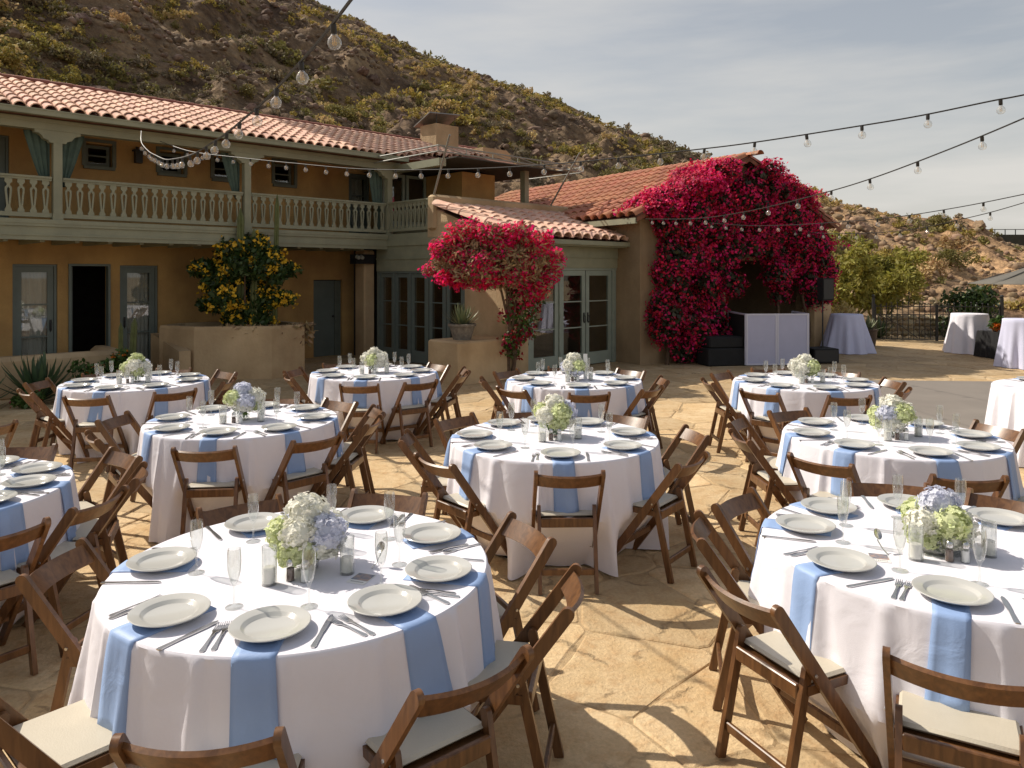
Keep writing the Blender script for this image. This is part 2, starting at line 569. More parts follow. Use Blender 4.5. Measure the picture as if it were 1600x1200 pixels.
M_tilehall = mat('orange_clay_tile', (0.52, 0.25, 0.13), 0.85, nscale=5, col2=(0.42, 0.18, 0.095), island=0.15, objrand=0.17, bump=0.15, bscale=60)
M_pan = mat('clay_pan', (0.24, 0.10, 0.06), 0.9, var=0.4, nscale=4)
M_ridge = mat('ridge_clay', (0.34, 0.115, 0.075), 0.85, var=0.25, nscale=5, objrand=0.15)
M_iron = mat('black_iron', (0.02, 0.02, 0.02), 0.5)
M_black = mat('black_cloth', (0.012, 0.012, 0.013), 0.85, var=0.3)
M_canopy = mat('dark_canopy', (0.055, 0.05, 0.035), 0.8, var=0.2)
M_metalgrey = mat('grey_painted_metal', (0.27, 0.27, 0.23), 0.5, var=0.15)
M_capmetal = mat('chimney_cap_metal', (0.33, 0.32, 0.30), 0.45, metal=0.4, var=0.3)
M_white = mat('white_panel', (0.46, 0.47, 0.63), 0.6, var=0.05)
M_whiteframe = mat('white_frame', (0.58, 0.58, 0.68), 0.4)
M_wire = mat('black_rubber_wire', (0.02, 0.018, 0.016), 0.5)
M_fil = mat('filament', (0.75, 0.45, 0.15), 0.4)
M_bract = mat('magenta_bract', (0.76, 0.010, 0.135), 0.7, col2=(0.42, 0.004, 0.04), nscale=1.2, island=0.36, trans=0.32, mode='World')
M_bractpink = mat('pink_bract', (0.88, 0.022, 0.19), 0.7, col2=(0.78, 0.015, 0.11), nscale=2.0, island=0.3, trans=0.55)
M_bractred = mat('crimson_bract', (0.36, 0.008, 0.04), 0.6, island=0.4, trans=0.4)
M_twig = mat('dry_twig_leaf', (0.34, 0.24, 0.13), 0.8, island=0.4, trans=0.2)
M_bark = mat('brown_bark', (0.14, 0.09, 0.055), 0.9, var=0.4, nscale=12, bump=0.4, bscale=60)
M_yellow = mat('yellow_petal', (0.90, 0.57, 0.04), 0.6, island=0.15, trans=0.3)
M_darkleaf = mat('dark_bush_leaf', (0.042, 0.075, 0.016), 0.5, island=0.4, trans=0.2)
M_cactus = mat('cactus_skin', (0.13, 0.15, 0.045), 0.6, var=0.35, nscale=8)
M_agave = mat('agave_leaf', (0.07, 0.12, 0.055), 0.45, var=0.3, nscale=6, island=0.2)
M_aloe = mat('aloe_leaf', (0.20, 0.23, 0.12), 0.5, var=0.3, nscale=8, island=0.2)
M_pot = mat('weathered_grey_pot', (0.24, 0.21, 0.17), 0.85, nscale=14, col2=(0.13, 0.11, 0.09), bump=0.6, bscale=30)
M_claypot = mat('dark_clay_pot', (0.10, 0.065, 0.045), 0.7, var=0.3)
M_soil = mat('dark_soil', (0.05, 0.035, 0.022), 0.95, var=0.4, nscale=20)
M_umb = mat('taupe_canvas', (0.13, 0.12, 0.10), 0.8, var=0.08)
M_concrete = mat('grey_concrete', (0.235, 0.205, 0.175), 0.8, nscale=1.1, col2=(0.205, 0.178, 0.152), mode='World', bump=0.1, bscale=30)
M_stone = stone_mat('flagstone', (0.55, 0.385, 0.20), (0.66, 0.50, 0.30), (0.45, 0.265, 0.12))
M_joint = stone_mat('sand_joint', (0.53, 0.385, 0.215), (0.46, 0.33, 0.185), (0.38, 0.25, 0.13), island=False, objrand=False)
M_wallrock = mat('dry_wall_stone', (0.46, 0.38, 0.25), 0.9, nscale=4, col2=(0.30, 0.23, 0.15), objrand=0.25, bump=0.5, bscale=15)

# ------------------------------------------------------------------ ground and patio
def tri_sheet(name, pts, z, m, kind='structure', thick=None):
    mb = MB()
    if thick is None:
        mb.add([(p[0], p[1], z) for p in pts], [tuple(range(len(pts)))])
    else:
        mb.prism(pts, z - thick, z)
    o = mb.build(name, m)
    o['kind'] = kind
    return o

M_ground = mat('dry_earth', (0.34, 0.25, 0.145), 0.95, nscale=0.6, col2=(0.24, 0.17, 0.10), mode='World', bump=0.4, bscale=6)
tri_sheet('ground', [(-900, -200), (900, -200), (900, 1400), (-900, 1400)], -0.06, M_ground)

PX0, PX1, PY0, PY1 = -11.5, 17.0, 1.6, 23.5
patio = tri_sheet('patio', [(PX0, PY0), (PX1, PY0), (PX1, PY1), (PX0, PY1)], -0.0085, M_joint)

def clip(poly, nx, ny, d):
    """keep the side where x*nx+y*ny <= d"""
    out = []
    for i in range(len(poly)):
        p, q = poly[i], poly[(i + 1) % len(poly)]
        a, b = p[0] * nx + p[1] * ny - d, q[0] * nx + q[1] * ny - d
        if a <= 0: out.append(p)
        if a * b < 0:
            t = a / (a - b)
            out.append((p[0] + (q[0] - p[0]) * t, p[1] + (q[1] - p[1]) * t))
    return out

def flagstones():
    rng = random.Random(4)
    S = 0.66
    nx, ny = int((PX1 - PX0) / S), int((PY1 - PY0) / S)
    pts = {}
    for i in range(-1, nx + 1):
        for j in range(-1, ny + 1):
            pts[i, j] = (PX0 + (i + 0.5 + rng.uniform(-.42, .42)) * S, PY0 + (j + 0.5 + rng.uniform(-.42, .42)) * S)
    cells = []
    for i in range(nx):
        for j in range(ny):
            x, y = pts[i, j]
            if abs(x / max(y, .1)) > 0.86 and y > 4:    # never in view
                continue
            poly = [(x - 1.3, y - 1.3), (x + 1.3, y - 1.3), (x + 1.3, y + 1.3), (x - 1.3, y + 1.3)]
            for di in (-2, -1, 0, 1, 2):
                for dj in (-2, -1, 0, 1, 2):
                    if (di or dj) and (i + di, j + dj) in pts:
                        ox, oy = pts[i + di, j + dj]
                        dx, dy = ox - x, oy - y
                        l = math.hypot(dx, dy)
                        dx, dy = dx / l, dy / l
                        poly = clip(poly, dx, dy, x * dx + y * dy + l / 2 - 0.003 - 0.005 * ((i * 7 + j * 3 + di * dj) % 3) / 2)
                        if len(poly) < 3: break
            if len(poly) >= 3:
                cells.append((x, y, poly))
    cells.sort(key=lambda c: (c[1] + (0 if c[1] > 2.9 else 40)))
    rest = MB()
    for k, (x, y, poly) in enumerate(cells):
        mb = MB() if k < 300 else rest
        # split long edges and nibble the corners so that the outline is uneven
        pl = []
        n = len(poly)
        for i in range(n):
            p, q, o = poly[i], poly[(i + 1) % n], poly[i - 1]
            L0 = math.hypot(q[0] - p[0], q[1] - p[1])
            L1 = math.hypot(o[0] - p[0], o[1] - p[1])
            if L0 < 0.05 or L1 < 0.05:
                pl.append(p); continue
            c = min(0.05, L0 * .25, L1 * .25) * rng.uniform(.3, 1)
            pl.append((p[0] + (o[0] - p[0]) / L1 * c, p[1] + (o[1] - p[1]) / L1 * c))
            pl.append((p[0] + (q[0] - p[0]) / L0 * c, p[1] + (q[1] - p[1]) / L0 * c))
            if k < 700 and L0 > .25:
                t = rng.uniform(.35, .65)
                mx, my = p[0] + (q[0] - p[0]) * t, p[1] + (q[1] - p[1]) * t
                d = rng.uniform(.0, .016)
                dl = math.hypot(x - mx, y - my)
                pl.append((mx + (x - mx) / dl * d, my + (y - my) / dl * d))
        h = rng.uniform(-0.004, 0.0)
        n = len(pl)
        tx, ty = rng.uniform(-.004, .004), rng.uniform(-.004, .004)
        def zz(p, dz): return h + dz + tx * (p[0] - x) + ty * (p[1] - y)
        def ins(p, d):
            l = math.hypot(p[0] - x, p[1] - y) + 1e-6
            return (p[0] + (x - p[0]) / l * d, p[1] + (y - p[1]) / l * d)
        vs = [(p[0], p[1], -0.03) for p in pl] + [(p[0], p[1], zz(p, -0.006)) for p in pl]
        vs += [(*ins(p, .012), zz(p, 0)) for p in pl]
        fs = [tuple(range(2 * n, 3 * n))]
        for r in (0, 1):
            for i in range(n):
                j = (i + 1) % n
                fs.append((r * n + i, r * n + j, r * n + n + j, r * n + n + i))
        mb.add(vs, fs)
        if k < 300:
            mb.build('flagstone', M_stone, patio)
    o = rest.build('flagstone_field', M_stone, patio)
    o['kind'] = 'stuff'
flagstones()

slab = tri_sheet('dance_floor_slab', [(3.95, 8.3), (14, 6.4), (15.5, 13.2), (5.9, 13.95), (5.0, 12.9)], 0.012, M_concrete, thick=0.05)

# ------------------------------------------------------------------ hillside
PXS = [-900, -300, 0, 200, 400, 480, 560, 650, 700, 760, 830, 900, 950, 1000, 1100, 1180, 1250, 1300, 1380, 1440, 1500, 1530, 1560, 1600, 1700, 1900, 2600]
PYS = [-900, -420, -225, -120, -35, 0, 32, 76, 96, 116, 141, 170, 194, 214, 246, 266, 291, 311, 326, 336, 351, 362, 384, 398, 404, 410, 416]
def hill_height(X, Y):
    k = 800 + 1177 * X / Y
    py = smooth_interp(k, PXS, PYS)
    Dr = smooth_interp(k, [-900, 0, 480, 1100, 1440, 1600, 2600], [100, 96, 92, 76, 60, 54, 54])
    Yb = smooth_interp(k, [-900, 0, 300, 600, 800, 1000, 1200, 1300, 1600, 2600], [14, 17.5, 22, 26, 29, 31, 30, 26, 26, 26])
    zr = 1.97 + (428 - py) * Dr / 1177.0
    s = (Y - Yb) / (Dr - Yb)
    if s <= 0:
        return -0.15
    if s < 1:
        z = zr * (0.25 * s + 0.75 * s ** 0.9)
        amp = min(1.0, s * 3) * min(1.0, (1 - s) * 2.2 + 0.22)
    else:
        z = zr * max(0.05, 1 - (s - 1) * 1.1)
        amp = 0.3
    p = Vector((X, Y, 0))
    n = mnoise.noise(p * 0.055) * 2.6 + mnoise.noise(p * 0.16) * 1.3
    g = Vector((X * .20 - Y * .05, Y * .06, 4.0))
    n += (0.35 - abs(mnoise.noise(g))) * 3.0                      # gullies running down the slope
    n += (0.5 - abs(mnoise.noise(p * 0.33 + Vector((9, 3, 1))))) * 1.6 + mnoise.noise(p * 0.75) * 0.42 + mnoise.noise(p * 1.7) * 0.2
    lim = 0.35 + 0.65 * min(1, zr / 18.0)
    return -0.15 + z + n * amp * lim

def hillside():
    ks = np.concatenate([np.linspace(-1.35, -0.75, 14)[:-1], np.linspace(-0.75, 0.75, 330), np.linspace(0.75, 1.5, 16)[1:]])
    ss = np.concatenate([np.linspace(14, 34, 60)[:-1], np.linspace(34, 100, 150)[:-1], np.linspace(100, 160, 10)])
    V = []
    for y in ss:
        for k in ks:
            V.append((k * y, y, hill_height(k * y, y)))
    n = len(ks)
    ii = np.arange((len(ss) - 1) * n).reshape(-1, n)[:, :-1].ravel()
    Fq = np.stack([ii, ii + 1, ii + n + 1, ii + n], axis=1)
    m, N, L, b = new_mat('desert_hillside')
    vec = coords(N, L, 'World')
    n1 = N.new('ShaderNodeTexNoise'); n1.inputs['Scale'].default_value = 0.22; n1.inputs['Detail'].default_value = 8
    n2 = N.new('ShaderNodeTexNoise'); n2.inputs['Scale'].default_value = 1.5; n2.inputs['Detail'].default_value = 8; n2.inputs['Roughness'].default_value = 0.7
    vo = N.new('ShaderNodeTexVoronoi'); vo.inputs['Scale'].default_value = 1.5
    for q in (n1, n2, vo): L.new(vec, q.inputs['Vector'])
    cr = N.new('ShaderNodeValToRGB')
    e = cr.color_ramp.elements
    e[0].position = 0.40; e[0].color = (0.10, 0.065, 0.046, 1)
    e[1].position = 0.62; e[1].color = (0.47, 0.33, 0.19, 1)
    x = e.new(0.5); x.color = (0.245, 0.165, 0.10, 1)
    n4 = N.new('ShaderNodeTexNoise'); n4.inputs['Scale'].default_value = 6.5; n4.inputs['Detail'].default_value = 6; n4.inputs['Roughness'].default_value = 0.75
    L.new(vec, n4.inputs['Vector'])
    ad = N.new('ShaderNodeMath'); ad.operation = 'MULTIPLY_ADD'; ad.inputs[1].default_value = 0.5
    hf = N.new('ShaderNodeMath'); hf.operation = 'MULTIPLY'; hf.inputs[1].default_value = 0.5
    L.new(n1.outputs['Fac'], hf.inputs[0]); av = N.new('ShaderNodeMath'); av.operation = 'MULTIPLY_ADD'; av.inputs[1].default_value = 0.55
    h4 = N.new('ShaderNodeMath'); h4.operation = 'MULTIPLY'; h4.inputs[1].default_value = 0.45
    L.new(n4.outputs['Fac'], h4.inputs[0]); L.new(n2.outputs['Fac'], av.inputs[0]); L.new(h4.outputs[0], av.inputs[2])
    L.new(av.outputs[0], ad.inputs[0]); L.new(hf.outputs[0], ad.inputs[2])
    L.new(ad.outputs[0], cr.inputs['Fac'])
    mx = N.new('ShaderNodeMix'); mx.data_type = 'RGBA'; mx.blend_type = 'MULTIPLY'; mx.inputs['Factor'].default_value = 0.5
    vr = N.new('ShaderNodeMapRange'); vr.inputs['From Max'].default_value = 0.6; vr.inputs['To Min'].default_value = 1.25; vr.inputs['To Max'].default_value = 0.45
    L.new(vo.outputs['Distance'], vr.inputs['Value']); L.new(cr.outputs['Color'], mx.inputs['A']); L.new(vr.outputs['Result'], mx.inputs['B'])
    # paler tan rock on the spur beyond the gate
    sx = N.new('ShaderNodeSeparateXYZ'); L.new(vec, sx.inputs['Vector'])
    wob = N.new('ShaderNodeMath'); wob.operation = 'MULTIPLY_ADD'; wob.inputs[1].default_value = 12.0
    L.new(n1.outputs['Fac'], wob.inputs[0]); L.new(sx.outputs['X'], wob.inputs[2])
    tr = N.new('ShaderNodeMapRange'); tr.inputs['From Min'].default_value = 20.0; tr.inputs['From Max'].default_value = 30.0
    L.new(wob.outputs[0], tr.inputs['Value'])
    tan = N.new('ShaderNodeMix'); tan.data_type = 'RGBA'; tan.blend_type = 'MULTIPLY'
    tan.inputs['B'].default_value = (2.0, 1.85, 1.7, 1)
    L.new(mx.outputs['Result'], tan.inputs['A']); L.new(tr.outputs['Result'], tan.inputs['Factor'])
    L.new(tan.outputs['Result'], b.inputs['Base Color'])
    b.inputs['Roughness'].default_value = 0.95
    b.inputs['Specular IOR Level'].default_value = 0.15
    bp = N.new('ShaderNodeBump'); bp.inputs['Strength'].default_value = 0.9; bp.inputs['Distance'].default_value = 0.35
    hh = N.new('ShaderNodeMath'); hh.operation = 'SUBTRACT'
    L.new(n2.outputs['Fac'], hh.inputs[0]); L.new(vo.outputs['Distance'], hh.inputs[1])
    L.new(hh.outputs[0], bp.inputs['Height']); L.new(bp.outputs['Normal'], b.inputs['Normal'])
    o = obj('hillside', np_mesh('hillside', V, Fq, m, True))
    o['kind'] = 'structure'
hillside()

def boulder_mesh(seed, m, nu=9, nv=6):
    rng = random.Random(seed)
    mb = MB()
    mb.sphere((0, 0, 0), 1.0, nu, nv)
    off = Vector((seed * 3.1, 1.7 * seed, 0))
    vs = []
    for v in mb.v:
        p = Vector(v)
        r = 1 + 0.45 * mnoise.noise(p * 1.1 + off) + 0.22 * mnoise.noise(p * 2.7 + off)
        p = p * r
        for a in ((0.8, 0.3, 0.4), (-0.5, 0.6, 0.5), (0.1, -0.8, 0.5)):     # knock flat facets
            n = Vector(a).normalized()
            d = p.dot(n) - 0.72
            if d > 0: p -= n * d * 0.85
        vs.append((p.x, p.y, p.z * 0.72))
    me = D.meshes.new('boulder')
    me.from_pydata(vs, [], mb.f)
    me.materials.append(m)
    me.update()
    return me

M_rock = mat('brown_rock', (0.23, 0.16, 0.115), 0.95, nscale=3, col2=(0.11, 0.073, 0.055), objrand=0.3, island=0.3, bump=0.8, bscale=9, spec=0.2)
M_rocktan = mat('tan_rock', (0.34, 0.25, 0.15), 0.95, nscale=3, col2=(0.20, 0.14, 0.085), objrand=0.3, island=0.3, bump=0.8, bscale=9, spec=0.2)  # paler tan rock of the slope beyond the gate
M_sh = [mat('shrub_olive', (0.22, 0.185, 0.06), 0.8, island=0.35, objrand=0.2, trans=0.25),
        mat('shrub_yellow_green', (0.34, 0.275, 0.065), 0.8, island=0.35, objrand=0.2, trans=0.25),
        mat('shrub_straw', (0.48, 0.34, 0.16), 0.85, island=0.3, objrand=0.2, trans=0.25),
        mat('shrub_grey', (0.24, 0.20, 0.12), 0.85, island=0.35, objrand=0.2, trans=0.2)]

def shrub_arrays(seed, nleaf=150, size=0.13):
    rng = np.random.default_rng(seed)
    c = rng.uniform(-.55, .55, (7, 3)); c[:, 2] = rng.uniform(.15, .65, 7)
    which = rng.integers(0, 7, nleaf)
    d = rng.normal(size=(nleaf, 3)); d /= np.linalg.norm(d, axis=1)[:, None]
    P = c[which] + d * (rng.uniform(.3, 1, nleaf) ** .5)[:, None] * rng.uniform(.25, .5, 7)[which][:, None]
    P[:, 2] = np.abs(P[:, 2])
    return leaf_arrays(P, size, rng, 1.6)

def scatter_hill():
    rng = random.Random(21)
    rocks, shrubs = [], []
    tries = 0
    while tries < 34000:
        tries += 1
        y = 18 + 78 * rng.random() ** 1.25
        k = rng.uniform(-0.74, 0.76)
        x = k * y
        px = 800 + 1177 * k
        z = hill_height(x, y)
        if z < 0.5: continue
        py = 428 - (z - 1.97) * 1177 / y
        if py < -70: continue
        cl = mnoise.noise(Vector((x * .13, y * .13, 5)))
        if rng.random() < 0.30 + cl * 0.8:
            r = rng.uniform(.07, .22) * (1 if rng.random() > .07 else rng.uniform(1.5, 2.6))
            rocks.append((x, y, z, r * 1.15, px))
        elif px > 1310 and rng.random() < .62:
            continue
        elif len(shrubs) < 9500 and rng.random() < .50 - cl * 1.5:
            r = rng.uniform(.18, .44) * (1 if rng.random() > .12 else rng.uniform(1.4, 2.2))
            shrubs.append((x, y, z, r, px))
    # individuals: the ones that show largest
    rocks.sort(key=lambda t: -t[3] / t[1]); shrubs.sort(key=lambda t: -t[3] / t[1])
    bm = [[boulder_mesh(s, m) for s in range(5)] for m in (M_rock, M_rocktan)]
    lo = [[boulder_mesh(s + 9, m, 6, 4) for s in range(5)] for m in (M_rock, M_rocktan)]
    def frame(x, y, z, s, sz):
        return (Matrix.Translation((x, y, z)) @ Matrix.Rotation(rng.uniform(0, 6.28), 4, 'Z') @ Matrix.Rotation(rng.uniform(-.3, .3), 4, 'X')
                @ Matrix.Diagonal((s * rng.uniform(.85, 1.4), s * rng.uniform(.75, 1.15), s * sz, 1)))
    NI = 150
    for i, (x, y, z, r, px) in enumerate(rocks[:NI]):
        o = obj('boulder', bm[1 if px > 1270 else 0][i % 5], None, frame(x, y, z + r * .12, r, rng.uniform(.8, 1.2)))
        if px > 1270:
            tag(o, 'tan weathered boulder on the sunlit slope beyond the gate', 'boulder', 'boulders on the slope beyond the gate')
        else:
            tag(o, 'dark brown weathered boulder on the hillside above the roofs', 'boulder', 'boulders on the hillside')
    for mi, m in enumerate((M_rock, M_rocktan)):
        VV, FF, base = [], [], 0
        for i, (x, y, z, r, px) in enumerate(rocks[NI:]):
            if (px > 1270) != bool(mi): continue
            me = lo[mi][i % 5]
            v = np.empty(len(me.vertices) * 3, dtype=np.float32); me.vertices.foreach_get('co', v); v = v.reshape(-1, 3)
            M = np.array(frame(x, y, z + r * .12, r, rng.uniform(.8, 1.2)))
            VV.append(v @ M[:3, :3].T + M[:3, 3])
            f = [list(p.vertices) + ([p.vertices[2]] if len(p.vertices) == 3 else []) for p in me.polygons]
            FF.append(np.array([q[:4] for q in f]) + base); base += len(v)
        F4 = np.concatenate(FF)
        tri = np.concatenate([F4[:, [0, 1, 2]], F4[F4[:, 2] != F4[:, 3]][:, [0, 2, 3]]])
        o = obj('scattered_rock', np_mesh('scattered_rock', np.concatenate(VV), tri, m))
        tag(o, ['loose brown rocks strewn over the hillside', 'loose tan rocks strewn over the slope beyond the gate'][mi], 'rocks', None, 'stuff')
    sm, arrs = [], []
    for v in range(4):
        ar = [shrub_arrays(31 + v * 3 + q, 520, 0.11) for q in range(2)]
        sm.append([np_mesh('shrub', a[0], a[1], M_sh[v]) for a in ar])
        arrs.append([shrub_arrays(71 + v * 3 + q, 70, 0.22) for q in range(3)])
    names = ['olive green', 'yellow green', 'straw coloured', 'grey brown']
    def kind_of(x, y, px):
        q = mnoise.noise(Vector((x * .1, y * .1, 2))) + rng.uniform(-.55, .55)
        if px > 1270: q += .1
        return 3 if q < -.35 else 0 if q < 0.02 else 1 if q < .42 else 2
    # big rounded bushes at the foot of the slope behind the roofs
    big = [[np_mesh('shrub', *shrub_arrays(301 + v * 5 + q, 1700, 0.06), M_sh[v]) for q in range(2)] for v in (0, 1, 2)]
    for i in range(46):
        k = rng.uniform(-.72, .62); y = rng.uniform(24, 44) + max(0, k * 14)
        x = k * y; z = hill_height(x, y)
        if z < .6: continue
        v = rng.choice([0, 1, 1, 2])
        s = rng.uniform(.65, 1.35) * (.75 if v == 2 else 1)
        o = obj('hillside_bush', big[v][i % 2], None, frame(x, y, z - .12 * s, s, rng.uniform(.75, 1.05)))
        tag(o, 'large rounded ' + names[v] + ' bush low on the hillside', 'bush', 'large ' + names[v] + ' bushes on the hillside')
    NS = 180
    for i, (x, y, z, r, px) in enumerate(shrubs[:NS]):
        v = kind_of(x, y, px)
        o = obj('desert_shrub', sm[v][i % 2], None, frame(x, y, z - .1 * r, r * 1.15, rng.uniform(.8, 1.2)))
        w = 'slope beyond the gate' if px > 1270 else 'hillside above the roofs'
        tag(o, names[v] + ' low desert shrub on the ' + w, 'shrub', names[v] + ' shrubs on the ' + w)
    groups = [[], [], [], []]
    for i, s in enumerate(shrubs[NS:]):
        groups[kind_of(s[0], s[1], s[4])].append((i, s))
    for v in range(4):
        VV, FF, base = [], [], 0
        for i, (x, y, z, r, px) in groups[v]:
            a, f = arrs[v][i % 3]
            M = np.array(frame(x, y, z - .1 * r, r * 1.1, rng.uniform(.75, 1.2)))
            VV.append(a @ M[:3, :3].T + M[:3, 3]); FF.append(f + base); base += len(a)
        o = obj('hillside_scrub', np_mesh('hillside_scrub', np.concatenate(VV), np.concatenate(FF), M_sh[v]))
        tag(o, names[v] + ' scrub scattered over the whole hillside', 'scrub', None, 'stuff')
scatter_hill()

mb = MB()
mb.box(36.5, 70, 58, 59, 0.2, 5.0)
far_wall = thing('retaining_wall', 'long dark retaining wall with fence on the far slope', 'wall')
mb.build('wall', mat('dark_retaining_wall', (0.06, 0.06, 0.045), 0.9, var=0.3, nscale=1), far_wall)
mb = MB()
for i in range(40):
    mb.beam((36.7 + i * .8, 58.5, 5.0), (36.7 + i * .8, 58.5, 5.45), .05, .05)
mb.beam((36.6, 58.5, 5.42), (69, 58.5, 5.42), .05, .05)
mb.build('fence', M_iron, far_wall)

# ------------------------------------------------------------------ buildings
CH = Vector((-0.12, 14.46, 0))            # outer corner of the sunroom
AH = math.atan2(0.7002, 0.7139)
house = thing('house', 'two storey ochre stucco house with tiled roof and sage green balcony', 'house', CH, AH)
sunroom = thing('sunroom', 'low sunroom with French doors and tiled shed roof below a stucco parapet', 'sunroom', CH, AH)
GH = Vector((2.77, 16.3, 0))
AG = math.atan2(0.556, 0.831)
hall = thing('gabled_hall', 'gabled tan stucco hall with orange tile roof behind bougainvillea', 'hall', GH, AG)

def wall_cells(lo, hi, z0, z1, openings):
    xs = sorted({lo, hi, *[o[0] for o in openings], *[o[1] for o in openings]})
    zs = sorted({z0, z1, *[o[2] for o in openings], *[o[3] for o in openings]})
    for i in range(len(xs) - 1):
        for j in range(len(zs) - 1):
            mx, mz = (xs[i] + xs[i + 1]) / 2, (zs[j] + zs[j + 1]) / 2
            if not any(o[0] < mx < o[1] and o[2] < mz < o[3] for o in openings):
                yield xs[i], xs[i + 1], zs[j], zs[j + 1]

def wall(mb, axis, lo, hi, z0, z1, p0, p1, openings=()):
    for a, b, c, d in wall_cells(lo, hi, z0, z1, list(openings)):
        if axis == 'a': mb.box(a, b, p0, p1, c, d)
        else: mb.box(p0, p1, a, b, c, d)
    return mb

SWAP = Matrix(((0, 1, 0, 0), (-1, 0, 0, 0), (0, 0, 1, 0), (0, 0, 0, 1)))   # unused axis helper
def T_axis(axis, plane):
    """local (x along wall, y depth inwards, z) -> building coordinates"""
    if axis == 'a':
        return Matrix.Translation((0, plane, 0))
    return Matrix(((0, 1, 0, plane), (1, 0, 0, 0), (0, 0, 1, 0), (0, 0, 0, 1)))

def glazed_leaf(root, axis, plane, x0, x1, z0, z1, rows, m, name='door', depth=.05, y=0.05, stile=.09, bottom=.22, cols=1, curtain=False, handle=None, frame=None, top=None):
    """frame of stiles and rails with separate panes"""
    T = T_axis(axis, plane)
    mb = MB()
    top = stile if top is None else top
    mb.box(x0, x0 + stile, y, y + depth, z0, z1, T)
    mb.box(x1 - stile, x1, y, y + depth, z0, z1, T)
    mb.box(x0 + stile, x1 - stile, y + .001, y + depth - .001, z1 - top, z1, T)
    mb.box(x0 + stile, x1 - stile, y + .001, y + depth - .001, z0, z0 + bottom, T)
    gz0, gz1, gx0, gx1 = z0 + bottom, z1 - top, x0 + stile, x1 - stile
    for r in range(1, rows):
        zz = gz0 + (gz1 - gz0) * r / rows
        mb.box(gx0, gx1, y + .008, y + depth - .008, zz - .013, zz + .013, T)
    for c in range(1, cols):
        xx = gx0 + (gx1 - gx0) * c / cols
        mb.box(xx - .012, xx + .012, y + .01, y + depth - .01, gz0, gz1, T)
    d = mb.build(name, m, root)
    for r in range(rows):
        a, b = gz0 + (gz1 - gz0) * r / rows, gz0 + (gz1 - gz0) * (r + 1) / rows
        p = MB()
        p.box(gx0 - .005, gx1 + .005, y + depth / 2 - .003, y + depth / 2 + .003, a, b, T)
        p.build('pane', M_pane, d)
    if frame is not None:
        f = MB()
        w = frame
        f.box(x0 - w, x0 - .004, y - .03, y + depth + .02, z0, z1 + w, T)
        f.box(x1 + .004, x1 + w, y - .03, y + depth + .02, z0, z1 + w, T)
        f.box(x0 - .004, x1 + .004, y - .029, y + depth + .02, z1 + .004, z1 + w, T)
        f.build('frame', m, d)
    if handle is not None:
        h = MB()
        h.box(handle - .02, handle + .02, y - .012, y, z0 + .92, z0 + 1.12, T)
        h.tube([T @ Vector((handle, y - .012, z0 + 1.06)), T @ Vector((handle, y - .05, z0 + 1.05)), T @ Vector((handle, y - .055, z0 + .94)), T @ Vector((handle, y - .012, z0 + .90))], .009, 6)
        h.build('handle', M_iron, d, True)
    if curtain:
        n = 26
        vs, fs = [], []
        for i in range(n + 1):
            t = i / n
            off = .016 * math.sin(t * 38) + .008 * math.sin(t * 71 + 1)
            for z in (gz0 - .02, gz1 + .02):
                vs.append(T @ Vector((gx0 - .02 + (gx1 - gx0 + .04) * t, y + depth + .07 + off, z)))
        for i in range(n):
            fs.append((2 * i, 2 * i + 2, 2 * i + 3, 2 * i + 1))
        c = MB(); c.add(vs, fs)
        c.build('curtain', M_sheer, d, 'all')
    return d

# ---- barrel tiles
def tile_mesh(name, m, r0=.098, r1=.078, L=.40, hgt=.078):
    mb = MB()
    n = 7
    def arch(r, y, h, dz=0.0):
        return [(r * math.cos(math.pi * (1 - i / (n - 1))), y, h * math.sin(math.pi * i / (n - 1)) + dz) for i in range(n)]
    A, B, I = arch(r0, 0, hgt + .01), arch(r1, L, hgt - .008), arch(r0 - .017, 0, hgt - .008)
    J = arch(r0 - .02, .14, hgt - .012)
    vs = A + B + I + J
    fs = []
    for i in range(n - 1):
        fs.append((i, i + 1, n + i + 1, n + i))
        fs.append((2 * n + i, 2 * n + i + 1, i + 1, i))
        fs.append((3 * n + i, 3 * n + i + 1, 2 * n + i + 1, 2 * n + i))
    mb.add(vs, fs)
    return mb.mesh(name, m, True)

